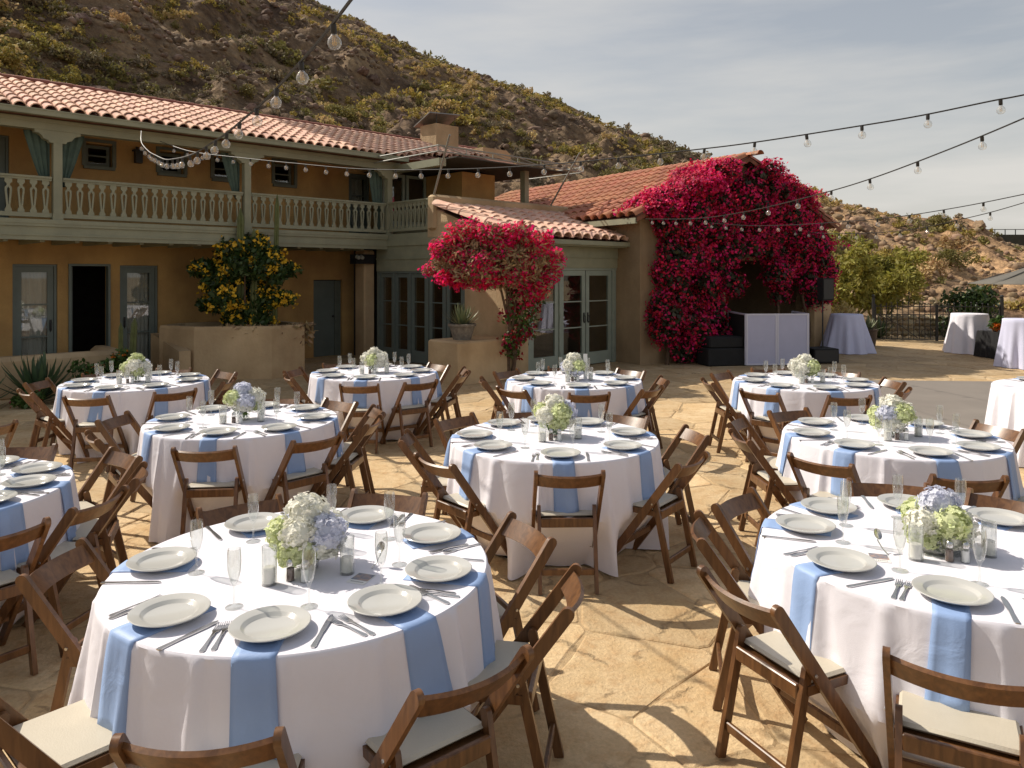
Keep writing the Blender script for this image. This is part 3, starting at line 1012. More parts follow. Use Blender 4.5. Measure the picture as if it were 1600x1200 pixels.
def lay_tiles(roof, m, origin, along, up, ncol, nrow, pitch, course, seed, limit=300, order=None, skip=None):
    """cover tiles: column j, row i from the eave; the first `limit` by order as parts, the rest joined"""
    along, up = Vector(along).normalized(), Vector(up).normalized()
    nrm = along.cross(up).normalized()
    rng = random.Random(seed)
    me = tile_mesh('tile', m, pitch * .462, pitch * .37, course * 1.27, pitch * .37)
    cells = [(i, j) for j in range(ncol) for i in range(nrow) if not (skip and skip(i, j))]
    if order: cells.sort(key=order)
    rest_v, rest_f, base = [], [], 0
    vv = np.empty(len(me.vertices) * 3, dtype=np.float32); me.vertices.foreach_get('co', vv); vv = vv.reshape(-1, 3)
    ff = np.array([list(p.vertices) for p in me.polygons])
    for k, (i, j) in enumerate(cells):
        P = Vector(origin) + along * ((j + .5) * pitch + rng.uniform(-.006, .006)) + up * (i * course + rng.uniform(-.012, .012)) + nrm * (0.004 + .016 * (1 if i else 0))
        tilt = .035
        u2 = (up + nrm * -tilt * (1 if i else .3)).normalized()
        a2 = (along + up * rng.uniform(-.03, .03)).normalized()
        n2 = a2.cross(u2).normalized()
        a2 = u2.cross(n2)
        M = Matrix(((a2.x, u2.x, n2.x, P.x), (a2.y, u2.y, n2.y, P.y), (a2.z, u2.z, n2.z, P.z), (0, 0, 0, 1)))
        if k < limit:
            obj('tile', me, roof, M)
        else:
            Mn = np.array(M)
            rest_v.append(vv @ Mn[:3, :3].T + Mn[:3, 3]); rest_f.append(ff + base); base += len(vv)
    if rest_v:
        o = obj('tile_field', np_mesh('tile_field', np.concatenate(rest_v), np.concatenate(rest_f), m, True), roof)
        o['kind'] = 'stuff'

def pan_sheet(mb, origin, along, up, width, length, pitch):
    """concave pan channels between the cover tiles"""
    along, up = Vector(along).normalized(), Vector(up).normalized()
    nrm = along.cross(up).normalized()
    O = Vector(origin)
    n = int(width / pitch + .5)
    xs = []
    for j in range(n):
        for t, h in ((0, .022), (.25, .03), (.5, .03), (.75, .03)):
            xs.append(((j + t) * pitch, {0: -.005}.get(t, .03)))
    xs.append((n * pitch, -.005))
    vs = []
    for x, h in xs:
        vs.append(O + along * x + nrm * h)
        vs.append(O + along * x + nrm * h + up * length)
    fs = [(2 * i, 2 * i + 2, 2 * i + 3, 2 * i + 1) for i in range(len(xs) - 1)]
    mb.add(vs, fs)

# ---- two-storey house ----------------------------------------------------------
A0 = -13.0
ground_open = [(-6.97, -6.26, 0.0, 2.15), (-6.08, -5.36, 0.0, 2.16), (-5.18, -4.46, 0.0, 2.14), (-.95, -.17, 0.0, 1.83)]
wins = [(-5.8, -5.31, 4.03, 4.47), (-4.45, -3.94, 4.02, 4.47), (-3.34, -2.84, 4.0, 4.47), (-1.95, -1.44, 4.0, 4.50)]
updoors = [(-7.75, -7.02, 2.87, 4.45), (.01, .62, 2.87, 4.44)]
mb = MB()
wall(mb, 'a', A0, 2.8, -.05, 4.78, 5.54, 5.84, ground_open + wins + updoors)
mb.box(A0, A0 + .3, 5.84, 9.3, -.05, 4.78)
mb.box(2.5, 2.8, 5.84, 9.3, -.05, 4.78)
mb.box(A0, 2.8, 9.3, 9.6, -.05, 4.78)
mb.build('wall', M_ochre, house)
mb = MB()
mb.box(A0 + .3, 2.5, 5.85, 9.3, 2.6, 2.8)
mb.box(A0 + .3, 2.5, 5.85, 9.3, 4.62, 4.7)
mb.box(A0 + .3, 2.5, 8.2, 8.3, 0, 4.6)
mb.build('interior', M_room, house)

# roof with tiles
EZ, EC, RZ, RC = 4.64, 3.62, 5.66, 6.5
mb = MB()
sl = Vector((0, RC - EC, RZ - EZ)).normalized()
mb.add([(A0 - .3, EC, EZ - .05), (5.3, EC + 2.0, EZ - .05 + 2.0 * (RZ - EZ) / (RC - EC)), (5.3, RC, RZ - .05), (A0 - .3, RC, RZ - .05), (0.35, EC, EZ - .05)], [(0, 4, 1, 2, 3)])
mb.add([(A0 - .3, RC, RZ - .05), (5.3, RC, RZ - .05), (5.3, 9.9, 4.5), (A0 - .3, 9.9, 4.5)], [(0, 1, 2, 3)])
mb.add([(A0 - .3, EC + .02, EZ - .10), (.35, EC + .02, EZ - .10), (.35, 5.6, EZ - .02), (A0 - .3, 5.6, EZ - .02)], [(3, 2, 1, 0)])
roof = mb.build('roof', M_pan, house)
PIT, CRS = .212, .315
NC = int((0.35 - (-8.4)) / PIT)
NCT = int((5.2 - (-8.4)) / PIT)
NR = int((Vector((0, RC - EC, RZ - EZ)).length) / CRS)
def main_skip(i, j):
    a = -8.4 + (j + .5) * PIT
    if a < .3: return False
    return i * CRS * sl.y < 2.0 * (a - .35) / 4.95 + .1
lay_tiles(roof, M_tile, (-8.4, EC - .03, EZ - .01), (1, 0, 0), sl, NCT, NR, PIT, CRS, 5, 300, order=lambda t: t[1] * PIT + t[0] * .1, skip=main_skip)
mb = MB()
pan_sheet(mb, (-8.4, EC, EZ - .012), (1, 0, 0), sl, 8.6, Vector((0, RC - EC, RZ - EZ)).length, PIT)
pan_sheet(mb, (.1, EC + 1.0, EZ - .012 + 1.0 * (RZ - EZ) / (RC - EC)), (1, 0, 0), sl, 5.1, Vector((0, RC - EC, RZ - EZ)).length * .65, PIT)
mb.build('pan_channel', M_pan, roof)['kind'] = 'stuff'
rm = MB()
n = 8
vs = [(0.0, .10 * math.cos(math.pi * i / (n - 1)), .075 * math.sin(math.pi * i / (n - 1))) for i in range(n)] + [(.42, .115 * math.cos(math.pi * i / (n - 1)), .088 * math.sin(math.pi * i / (n - 1))) for i in range(n)]
rm.add(vs, [(i, i + 1, n + i + 1, n + i) for i in range(n - 1)])
ridge_me = rm.mesh('ridge_tile', M_ridge, True)
for i in range(35):
    obj('ridge_tile', ridge_me, roof, Matrix.Translation((-8.6 + i * .40, RC, RZ + .02)))
mb = MB()
mb.box(A0 - .3, .33, EC - .09, EC + .015, EZ - .11, EZ - .02)
mb.box(A0 - .3, .33, EC - .10, EC - .075, EZ - .035, EZ - .012)
mb.build('gutter', M_trim, house)

# balcony
mb = MB()
mb.box(A0, -.002, 3.95, 5.53, 2.60, 2.86)
balc = mb.build('balcony', M_trim, house)
mb = MB()
mb.box(A0, -.003, 3.89, 3.95, 2.53, 2.80)
mb.box(A0, -.003, 3.85, 3.96, 2.80, 2.87)
mb.box(A0, -.003, 3.86, 3.89, 2.755, 2.80)
mb.box(A0, -.003, 3.875, 3.89, 2.60, 2.63)
mb.build('fascia', M_trim, balc)
mb = MB()
for i in range(24):
    a = A0 + .4 + i * .52
    mb.box(a, a + .07, 4.0, 5.53, 2.50, 2.599)
mb.build('joist', M_trim, balc)
POSTS = [-9.95, -6.64, -3.33, .07]
corb = [(-.34, .20), (-.34, .15), (-.28, .14), (-.24, .11), (-.21, .06), (-.14, .035), (-.12, 0), (.12, 0), (.14, .035), (.21, .06), (.24, .11), (.28, .14), (.34, .15), (.34, .20)]
Mxz = Matrix(((1, 0, 0, 0), (0, 0, -1, 0), (0, 1, 0, 0), (0, 0, 0, 1)))      # (x,y,h) -> (x,-h,y)
for a in POSTS:
    mb = MB()
    mb.box(a - .066, a + .066, 3.90, 4.03, 2.872, 4.17)
    mb.box(a - .078, a + .078, 3.885, 4.045, 2.872, 2.98)
    mb.build('post', M_trim, balc)
    mb = MB()
    mb.prism([(a + p[0], 4.155 + p[1]) for p in corb], -4.035, -3.895, Mxz)
    mb.build('bracket', M_trim, balc)
mb = MB()
mb.box(A0, .33, 3.88, 4.05, 4.355, 4.54)
mb.box(A0, .33, 3.86, 3.88, 4.47, 4.53)
mb.box(.14, .33, 2.2, 3.88, 4.30, 4.46)
mb.build('beam', M_trim, balc)

# flat sawn balusters with a slot
def baluster_mesh():
    lv = [(0.0, .048, 0), (.04, .048, 0), (.075, .030, 0), (.11, .026, 0), (.13, .030, .003), (.36, .050, .022), (.385, .050, .012), (.40, .047, 0), (.425, .022, 0), (.455, .024, 0), (.485, .052, 0), (.54, .052, 0)]
    mb = MB()
    y0, y1 = -.016, .016
    for (za, wa, ha), (zb, wb, hb) in zip(lv[:-1], lv[1:]):
        for s in (-1, 1):
            vs = [(s * ha, y0, za), (s * wa, y0, za), (s * wb, y0, zb), (s * hb, y0, zb), (s * ha, y1, za), (s * wa, y1, za), (s * wb, y1, zb), (s * hb, y1, zb)]
            fs = [(0, 1, 2, 3), (7, 6, 5, 4), (1, 5, 6, 2)]
            if ha or hb: fs.append((0, 3, 7, 4))
            if s < 0: fs = [f[::-1] for f in fs]
            mb.add(vs, fs)
    return mb.mesh('baluster', M_trim)
bal_me = baluster_mesh()
def railing(p0, p1, nb, post_gap=.08):
    p0, p1 = Vector(p0), Vector(p1)
    d = (p1 - p0).normalized()
    mb = MB()
    mb.beam(p0 + Vector((0, 0, .70)), p1 + Vector((0, 0, .70)), .09, .035)
    mb.beam(p0 + Vector((0, 0, .665)), p1 + Vector((0, 0, .665)), .05, .035)
    mb.beam(p0 + Vector((0, 0, .075)), p1 + Vector((0, 0, .075)), .06, .07)
    mb.build('rail', M_trim, balc)
    L = (p1 - p0).length
    ang = math.atan2(d.y, d.x)
    for i in range(nb):
        P = p0 + d * (L * (i + .5) / nb)
        obj('baluster', bal_me, balc, Matrix.Translation((P.x, P.y, p0.z + .108)) @ Matrix.Rotation(ang, 4, 'Z'))
railing((-9.87, 3.965, 2.87), (-6.72, 3.965, 2.87), 18)
railing((-6.56, 3.965, 2.87), (-3.41, 3.965, 2.87), 18)
railing((-3.25, 3.965, 2.87), (-.01, 3.965, 2.87), 18)
railing((.065, 3.895, 2.89), (.065, 2.44, 2.89), 10)
# tied green drapes beside the posts
def drape(a0, side, z0=3.45, z1=4.36):
    vs, fs = [], []
    n, m = 16, 8
    for j in range(m + 1):
        t = j / m
        w = .30 * (1 - t) ** .8 + .09
        for i in range(n + 1):
            x = i / n
            vs.append((a0 + side * (.07 + w * x), 4.12 + .022 * math.sin(x * 22) * (1 - .3 * t), z1 - (z1 - z0) * t))
    for j in range(m):
        for i in range(n):
            k = j * (n + 1) + i
            fs.append((k, k + 1, k + n + 2, k + n + 1))
    mb = MB(); mb.add(vs, fs)
    mb.build('drape', M_drape, balc, 'all')
drape(-6.64, -1); drape(-6.64, 1); drape(-3.33, -1)
drape(.07, -1, 2.9)

# windows and doors of the house
for a0, a1, z0, z1 in wins:
    d = glazed_leaf(house, 'a', 5.54, a0 + .03, a1 - .03, z0 + .02, z1 - .02, 2, M_winframe, 'window', y=.10, stile=.055, bottom=.06)
    mb = MB()
    mb.box(a0 - .03, a1 + .03, 5.47, 5.62, z0 - .05, z0 + .01)
    mb.build('sill', M_winframe, d)
    mb = MB()
    mb.box(a0 - .055, a0 + .01, 5.505, 5.56, z0 + .012, z1 + .03)
    mb.box(a1 - .01, a1 + .055, 5.505, 5.56, z0 + .012, z1 + .03)
    mb.box(a0 - .055, a1 + .055, 5.504, 5.56, z1 + .031, z1 + .085)
    mb.build('casing', M_winframe, d)
glazed_leaf(house, 'a', 5.54, -6.92, -6.31, 0.0, 2.10, 3, M_door, curtain=True, handle=-6.36, frame=.045, y=.06, stile=.10)
glazed_leaf(house, 'a', 5.54, -5.13, -4.51, 0.0, 2.09, 3, M_door, curtain=True, handle=-5.08, frame=.045, y=.06, stile=.10)
glazed_leaf(house, 'a', 5.54, -7.70, -7.07, 2.87, 4.40, 3, M_door, curtain=True, frame=.045, y=.06, stile=.10)
glazed_leaf(house, 'a', 5.54, .05, .58, 2.87, 4.40, 3, M_door, curtain=True, frame=.035, y=.06, stile=.08)
# open door: leaf swung inwards
d = glazed_leaf(house, 'c', -6.03, 5.66, 6.28, 0.0, 2.11, 3, M_door, y=0.0, stile=.10)
mb = MB()
mb.box(-6.08, -6.04, 5.50, 5.66, 0, 2.16); mb.box(-5.40, -5.36, 5.50, 5.66, 0, 2.16); mb.box(-6.04, -5.40, 5.501, 5.66, 2.12, 2.16)
mb.build('frame', M_door, d)
# plain planked door in the shade
mb = MB()
mb.box(-.93, -.35, 5.62, 5.67, 0, 1.81)
d = mb.build('door', M_door, house)
mb = MB(); mb.box(-.345, -.18, 5.60, 5.65, 0, 1.81); mb.build('side_panel', M_winframe, d)
mb = MB(); mb.sphere((-.40, 5.59, .95), .03); mb.build('handle', M_iron, d, True)
# wall lantern and floodlight
mb = MB()
mb.box(-4.93, -4.80, 5.40, 5.52, 4.17, 4.40); mb.box(-4.89, -4.84, 5.52, 5.545, 4.2, 4.5); mb.box(-4.96, -4.77, 5.37, 5.545, 4.40, 4.43)
mb.build('wall_lantern', M_iron, house)
mb = MB()
mb.box(-.55, -.05, 4.35, 4.6, 2.2, 2.42)
mb.build('speaker_box', M_black, house)
mb = MB()
for q in (-.62, -.52): mb.lathe([(0, 0), (.05, 0), (.04, .09), (0, .1)], 10, Matrix.Translation((q, 4.2, 2.36)) @ Matrix.Rotation(1.9, 4, 'X'))
mb.build('floodlight', M_metalgrey, house, True)
# stucco pier near the inner corner
mb = MB()
mb.box(-.26, .03, 4.45, 4.85, -.05, 2.52, bev=.03)
mb.build('pier', M_stucco, house)

# chimney and rooftop box behind the ridge
mb = MB()
mb.box(2.9, 3.7, 5.75, 6.45, 5.1, 6.10)
ch = mb.build('chimney', M_stucco, house)
mb = MB()
mb.prism([(-.5, 0), (.5, .02), (.5, .05), (-.5, .03)], -.45, .45, Matrix.Translation((3.25, 6.15, 6.24)) @ Matrix.Rotation(-.30, 4, 'X') @ Matrix.Rotation(-.12, 4, 'Z') @ Mxz)
mb.build('chimney_cap', M_capmetal, ch)
mb = MB()
for q, w in ((2.97, 5.82), (3.63, 5.82), (2.97, 6.38), (3.63, 6.38)):
    mb.tube([(q, w, 6.09), (q, w, 6.25 + (6.15 - w) * .3)], .012, 5)
mb.build('cap_leg', M_iron, ch)
mb = MB()
mb.prism([(-.55, 0), (.55, 0), (.55, .22), (.38, .32), (-.55, .32)], -.35, .35, Matrix.Translation((5.0, 5.9, 5.28)) @ Mxz)
mb.build('rooftop_unit', M_stucco, house)

# upper room and canopy over the terrace
mb = MB()
mb.box(1.73, 2.8, 3.3, 5.53, 2.96, 4.42)
mb.build('upper_room', M_ochre, house)
glazed_leaf(house, 'a', 4.6, .40, 1.05, 2.96, 4.40, 1, M_doorpale, y=.06, stile=.07, bottom=.3)
glazed_leaf(house, 'a', 4.6, 1.10, 1.71, 2.96, 4.40, 1, M_doorpale, y=.06, stile=.07, bottom=.3)
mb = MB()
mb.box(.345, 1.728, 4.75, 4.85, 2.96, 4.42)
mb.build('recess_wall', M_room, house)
mb = MB()
mb.box(.42, 3.98, 1.95, 5.5, 4.475, 4.50)
canopy = mb.build('canopy', M_canopy, house)
mb = MB()
for z in (4.44, 4.56):
    mb.tube([(-.5, 3.7, z), (-.5, 1.44, z), (4.02, 1.44, z), (4.02, 3.6, z)], .017, 6)
for i in range(7):
    a = -.5 + i * 4.52 / 6
    mb.tube([(a, 1.44, 4.44), (a, 1.44, 4.56)], .012, 5)
    if i < 6: mb.tube([(a, 1.44, 4.56), (a + 4.52 / 6, 1.44, 4.44)], .010, 5)
mb.build('frame', M_metalgrey, canopy)
for p0, p1 in (((0.02, 2.25, 3.6), (-.42, 1.17, 4.74)), ((3.62, 2.2, 3.6), (3.42, 1.05, 4.80))):
    mb = MB(); mb.tube([p0, p1], .022, 8); mb.build('pole', M_metalgrey, canopy, True)
mb = MB(); mb.box(2.98, 3.12, 2.42, 2.58, 2.96, 4.474); mb.build('post', M_trim, canopy)

# ---- sunroom --------------------------------------------------------------------
mb = MB()
rake = [(0.0, -.05), (1.2, -.05), (1.2, 2.75), (2.42, 2.75), (2.42, 3.40), (2.3, 3.40), (0.0, 2.64)]
Mcz = Matrix(((0, 0, 1, 0), (1, 0, 0, 0), (0, 1, 0, 0), (0, 0, 0, 1)))         # (x,y,h) -> (h, x, y)
mb.prism(rake, 0.0, .28, Mcz)
mb.box(.281, .62, 0.0, .28, -.05, 2.60)
mb.build('wall', M_stucco, sunroom)
mb = MB(); mb.box(4.06, 4.36, .001, .28, -.05, 3.3); mb.build('wall', M_stucco, sunroom)
mb = MB()
mb.box(.01, .24, 2.42, 4.35, 2.03, 2.87)
mb.box(.01, .24, 1.2, 2.419, 2.03, 2.749)
mb.box(-.02, .01, 1.2, 4.35, 2.60, 2.745)
mb.box(-.012, .01, 1.2, 4.35, 2.30, 2.33)
mb.build('header_panel', M_trim, sunroom)
mb = MB()
mb.box(.62, 4.06, .0, .22, 2.10, 2.62)
mb.box(.62, 4.06, -.018, 0, 2.33, 2.60)
mb.box(.62, 4.06, -.03, 0, 2.315, 2.335)
mb.build('header_panel', M_trim, sunroom)
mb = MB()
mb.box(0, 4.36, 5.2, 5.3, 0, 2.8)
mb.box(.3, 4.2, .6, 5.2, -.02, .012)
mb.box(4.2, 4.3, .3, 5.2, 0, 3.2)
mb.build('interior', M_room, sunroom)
# right-hand French doors
for x0, x1, h in ((.72, 1.56, None), (1.62, 2.42, 2.37), (2.45, 3.32, 2.50), (3.44, 3.98, None)):
    glazed_leaf(sunroom, 'a', 0, x0, x1, .02, 2.04, 3, M_doorpale, y=.05, stile=.105 if x1 - x0 > .6 else .14, bottom=.26, handle=h)
mb = MB()
for x0, x1 in ((.62, .72), (1.565, 1.615), (3.33, 3.43), (3.985, 4.06)): mb.box(x0, x1, .02, .2, 0, 2.10)
mb.box(.721, 3.984, .03, .2, 2.045, 2.10)
for x in (1.59, 3.40):
    for z in (.3, 1.1, 1.85): mb.box(x - .012, x + .012, .008, .02, z - .05, z + .05)
mb.build('door_frame', M_doorpale, sunroom)
# left-hand glazed doors
for x0, x1 in ((1.29, 1.83), (1.89, 2.42), (2.50, 3.05), (3.12, 3.66), (3.72, 4.25)):
    glazed_leaf(sunroom, 'c', 0, x0, x1, .02, 1.98, 3, M_door, y=.05, stile=.09, bottom=.26)
mb = MB()
for x0, x1 in ((1.205, 1.285), (1.835, 1.885), (2.425, 2.495), (3.055, 3.115), (3.665, 3.715), (4.255, 4.35)): mb.box(.02, .2, x0, x1, 0, 2.03)
mb.box(.021, .2, 1.286, 4.254, 1.985, 2.028)
mb.build('door_frame', M_door, sunroom)
# shed roof
SZ0, SC0, SZ1, SC1 = 2.70, -.30, 3.40, 2.08
ss_ = Vector((0, SC1 - SC0, SZ1 - SZ0))
mb = MB()
mb.add([(-.03, SC0, SZ0 - .05), (4.3, SC0, SZ0 - .05), (4.3, SC1 + .1, SZ1 - .03), (-.03, SC1 + .1, SZ1 - .03)], [(0, 1, 2, 3)])
mb.add([(-.03, SC0, SZ0 - .07), (4.3, SC0, SZ0 - .07), (4.3, 0.05, SZ0), (-.03, 0.05, SZ0)], [(3, 2, 1, 0)])
sroof = mb.build('roof', M_pan, sunroom)
lay_tiles(sroof, M_tile, (.06, SC0 - .03, SZ0), (1, 0, 0), ss_, 14, 6, .302, .405, 9)
mb = MB(); pan_sheet(mb, (.0, SC0, SZ0 - .012), (1, 0, 0), ss_, 4.25, ss_.length, .302); mb.build('pan_channel', M_pan, sroof)['kind'] = 'stuff'
rk = tile_mesh('rake_tile', M_tile, .15, .125, .50, .125)
sd = ss_.normalized()
for i in range(6):
    P = Vector((.0, SC0, SZ0 + .03)) + sd * i * .405
    nn = Vector((1, 0, 0)).cross(sd)
    obj('rake_tile', rk, sroof, Matrix(((1, sd.x, nn.x, P.x), (0, sd.y, nn.y, P.y), (0, sd.z, nn.z, P.z), (0, 0, 0, 1))))
mb = MB()
mb.box(-.06, 4.34, SC0 - .10, SC0 - .005, SZ0 - .13, SZ0 - .04)
mb.box(.0, 4.34, SC0 - .004, -.019, SZ0 - .16, SZ0 - .09)
mb.build('gutter', M_trim, sunroom)
mb = MB()
mb.box(-.06, 4.28, 2.10, 2.38, 2.9, 3.66, bev=.05)
mb.build('parapet', M_stucco, sunroom, True)
mb = MB()
mb.box(.25, 4.3, 2.385, 5.53, 2.80, 2.95)
mb.build('terrace_floor', M_trim, sunroom)
mb = MB()
mb.prism([(-.14, 0), (.14, 0), (.11, .13), (-.11, .13)], -.06, .06, Matrix.Translation((.42, -.42, 2.42)) @ Matrix.Rotation(.25, 4, 'Y') @ Mxz)
mb.build('floodlight', M_whiteframe, sunroom)

# ---- gabled hall ----------------------------------------------------------------
GA, GW, GE, GP = 3.25, 6.56, 3.25, 4.66      # ridge position, width, eave height, peak
mb = MB()
wall(mb, 'a', 0, GW, -.05, GE, 0, .35, [(2.75, 5.9, -.05, 2.3)])
mb.prism([(0, GE), (GW, GE), (GA, GP)], -.35, 0, Mxz)
mb.box(0, .3, .35, 9.5, -.05, GE); mb.box(GW - .3, GW, .35, 9.5, -.05, GE); mb.box(0, GW, 9.5, 9.8, -.05, GE)
mb.build('wall', M_hallstucco, hall)
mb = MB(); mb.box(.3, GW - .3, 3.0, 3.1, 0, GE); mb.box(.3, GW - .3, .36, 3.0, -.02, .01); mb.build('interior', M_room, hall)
mb = MB()
ov = .38
slope = (GP - GE) / GA
hz = lambda a: GE + .08 + (a if a <= GA else (GA - (a - GA) * GA / (GW - GA))) * slope
mb.add([(-ov, -.3, hz(-ov)), (GA, -.3, hz(GA)), (GA, 9.9, hz(GA)), (-ov, 9.9, hz(-ov))], [(0, 1, 2, 3)])
mb.add([(-ov, -.3, hz(-ov) - .1), (GA, -.3, hz(GA) - .1), (GA, 9.9, hz(GA) - .1), (-ov, 9.9, hz(-ov) - .1)], [(3, 2, 1, 0)])
mb.add([(-ov, -.3, hz(-ov)), (-ov, -.3, hz(-ov) - .1), (GA, -.3, hz(GA) - .1), (GA, -.3, hz(GA))], [(0, 1, 2, 3)])
mb.add([(GA, -.3, hz(GA)), (GW + .35, -.3, hz(GW + .35)), (GW + .35, 9.9, hz(GW + .35)), (GA, 9.9, hz(GA))], [(0, 1, 2, 3)])
mb.add([(GA, -.3, hz(GA) - .1), (GW + .35, -.3, hz(GW + .35) - .1), (GW + .35, -.3, hz(GW + .35)), (GA, -.3, hz(GA))], [(0, 1, 2, 3)])
hroof = mb.build('roof', M_pan, hall)
hs_ = Vector((GA + ov, 0, hz(GA) - hz(-ov)))
lay_tiles(hroof, M_tilehall, (-ov - .03, 9.9, hz(-ov) + .03), (0, -1, 0), hs_, 35, 10, .292, .385, 12, 300, order=lambda t: -t[1])
mb = MB(); pan_sheet(mb, (-ov, 9.9, hz(-ov) + .02), (0, -1, 0), hs_, 10.2, hs_.length, .292); mb.build('pan_channel', M_pan, hroof)['kind'] = 'stuff'
hr = Vector((GA - (GW + .35), 0, hz(GA) - hz(GW + .35)))
lay_tiles(hroof, M_tilehall, (GW + .38, -.3, hz(GW + .35) + .03), (0, 1, 0), hr, 5, 10, .292, .385, 13, 0)
me = D.meshes.new('ridge_tile'); me = ridge_me.copy(); me.materials.clear(); me.materials.append(M_tilehall)
for i in range(26):
    obj('ridge_tile', me, hroof, Matrix.Translation((GA, 9.8 - i * .40, hz(GA) + .04)) @ Matrix.Rotation(-math.pi / 2, 4, 'Z'))
mb = MB()
mb.box(-ov - .02, -ov + .03, -.28, 9.9, hz(-ov) - .13, hz(-ov) - .01)
mb.build('eave_board', M_trim, hall)

# low stucco wall stub beyond the hall
mb = MB()
mb.prism([(0, -.05), (.72, -.05), (.72, 1.78), (0, 2.1)], -.35, 0, Matrix.Translation((7.75, 19.3, 0)) @ Matrix.Rotation(AG, 4, 'Z') @ Mxz)
o = mb.build('wall_stub', M_stucco)
tag(o, 'sunlit stucco wall end behind the speaker stand', 'wall')

# ---- planter, blocks and garden walls near the house (building coordinates)
R_H = Matrix.Translation(CH) @ Matrix.Rotation(AH, 4, 'Z')
def hw(a, c, z=0.0): return R_H @ Vector((a, c, z))
mb = MB()
pl = [(-4.75, 4.65), (-4.45, 3.75), (-3.35, 2.85), (-2.62, 2.95), (-2.42, 3.35), (-2.42, 4.3), (-2.9, 5.0), (-4.2, 5.1)]
pl_in = [(-4.6, 4.6), (-4.3, 3.86), (-3.32, 3.02), (-2.74, 3.1), (-2.57, 3.4), (-2.57, 4.2), (-3.0, 4.85), (-4.15, 4.95)]
n = len(pl)
cx_, cy_ = sum(p[0] for p in pl) / n, sum(p[1] for p in pl) / n
rows = [(pl, -.05, 1.0), (pl, .93, 1.0), (pl, .985, .985), (pl_in, .985, 1.0), (pl_in, .86, 1.0)]
vs, fs = [], []
for P, z, k in rows:
    vs += [hw(cx_ + (p[0] - cx_) * k, cy_ + (p[1] - cy_) * k, z) for p in P]
for r in range(len(rows) - 1):
    for i in range(n):
        j = (i + 1) % n
        fs.append((r * n + i, r * n + j, r * n + n + j, r * n + n + i))
mb.add(vs, fs)
planter = thing('stucco_planter', 'tall faceted tan stucco planter holding the yellow flowering bush', 'planter', hw(cx_, cy_))
o = mb.build('wall', M_stucco, planter); o.matrix_basis = Matrix.Translation(-hw(cx_, cy_))
mb = MB(); mb.add([hw(*p, .865) for p in pl_in], [tuple(range(n))])
o = mb.build('soil', M_soil, planter); o.matrix_basis = Matrix.Translation(-hw(cx_, cy_))

mb = MB()
mb.add([hw(-4.72, 3.75, -.05), hw(-4.52, 3.72, -.05), hw(-4.52, 5.2, -.05), hw(-4.72, 5.2, -.05), hw(-4.72, 3.75, .55), hw(-4.52, 3.72, .55), hw(-4.52, 5.2, .80), hw(-4.72, 5.2, .80)],
       [(3, 2, 1, 0), (4, 5, 6, 7), (0, 1, 5, 4), (1, 2, 6, 5), (2, 3, 7, 6), (3, 0, 4, 7)])
tag(mb.build('step_wall', M_stucco), 'short sloping stucco wall leaning against the tall planter', 'wall')
mb = MB()
mb.box(-9.5, -5.62, 3.55, 3.85, -.05, .66, R_H, bev=.07)
mb.box(-5.90, -5.62, 3.86, 4.9, -.05, .655, R_H, bev=.07)
tag(mb.build('garden_wall', M_stucco, None, True), 'low rounded stucco garden wall behind the agave', 'wall')
mb = MB()
mb.box(-1.43, -.005, -.29, .60, -.05, .765, R_H, bev=.03)
tag(mb.build('stucco_block', M_stucco), 'square stucco bench block beneath the potted aloe', 'block')

# ------------------------------------------------------------------ plants
def plant_mesh(name, P, size, rng, m, parent, elong=1.5, Nrm=None, spread=1.0, stuff=True):
    V, F4 = leaf_arrays(np.asarray(P), size, rng, elong, Nrm, spread)
    o = obj(name, np_mesh(name, V, F4, m), parent)
    if stuff: o['kind'] = 'stuff'
    return o

def blob_points(rng, blobs, n, shell=.5):
    """points in a union of ellipsoids, denser towards the surface; returns points and outward normals"""
    w = np.array([b[3] * b[4] * b[5] for b in blobs]) ** .67
    which = rng.choice(len(blobs), n, p=w / w.sum())
    d = rng.normal(size=(n, 3)); d /= np.linalg.norm(d, axis=1)[:, None]
    B = np.array(blobs)
    R = B[which, 3:6]
    rad = 1 - shell * rng.random(n) ** 1.6
    return B[which, :3] + d * R * rad[:, None], d

def sub_clusters(rng, P, k, spread):
    """each point becomes a small cluster of k"""
    Q = np.repeat(P, k, axis=0)
    return Q + rng.normal(size=Q.shape) * spread

# bougainvillea on the gable
R_G = Matrix.Translation(GH) @ Matrix.Rotation(AG, 4, 'Z')
RGn = np.array(R_G)
def to_hall(P): return P @ RGn[:3, :3].T + RGn[:3, 3]
rng = np.random.default_rng(8)
rr = random.Random(8)
boug = thing('bougainvillea', 'huge magenta bougainvillea smothering the gable of the hall', 'bougainvillea', GH)
blobs = []
crest = []
def lump(a0, a1, z0, z1, n, depth, r0, r1, coff=0.0):
    for _ in range(n):
        a, z = rr.uniform(a0, a1), rr.uniform(z0, z1)
        r = rr.uniform(r0, r1)
        blobs.append((a, -depth * rr.uniform(.2, 1) + coff, z, r, r * .8, r * .85))
lump(.35, 2.5, .3, 3.2, 38, .55, .32, .52)
lump(.4, 2.6, .15, .6, 7, .4, .3, .4)
lump(.25, 2.6, 2.9, 3.55, 12, .55, .30, .46)
lump(2.3, 4.0, 2.5, 3.55, 22, .5, .3, .45)
lump(3.6, 5.95, 2.6, 3.5, 24, .6, .34, .52)
lump(3.9, 6.1, 1.45, 2.8, 24, .55, .32, .5)
lump(5.3, 6.2, 1.2, 2.6, 9, .5, .28, .42)
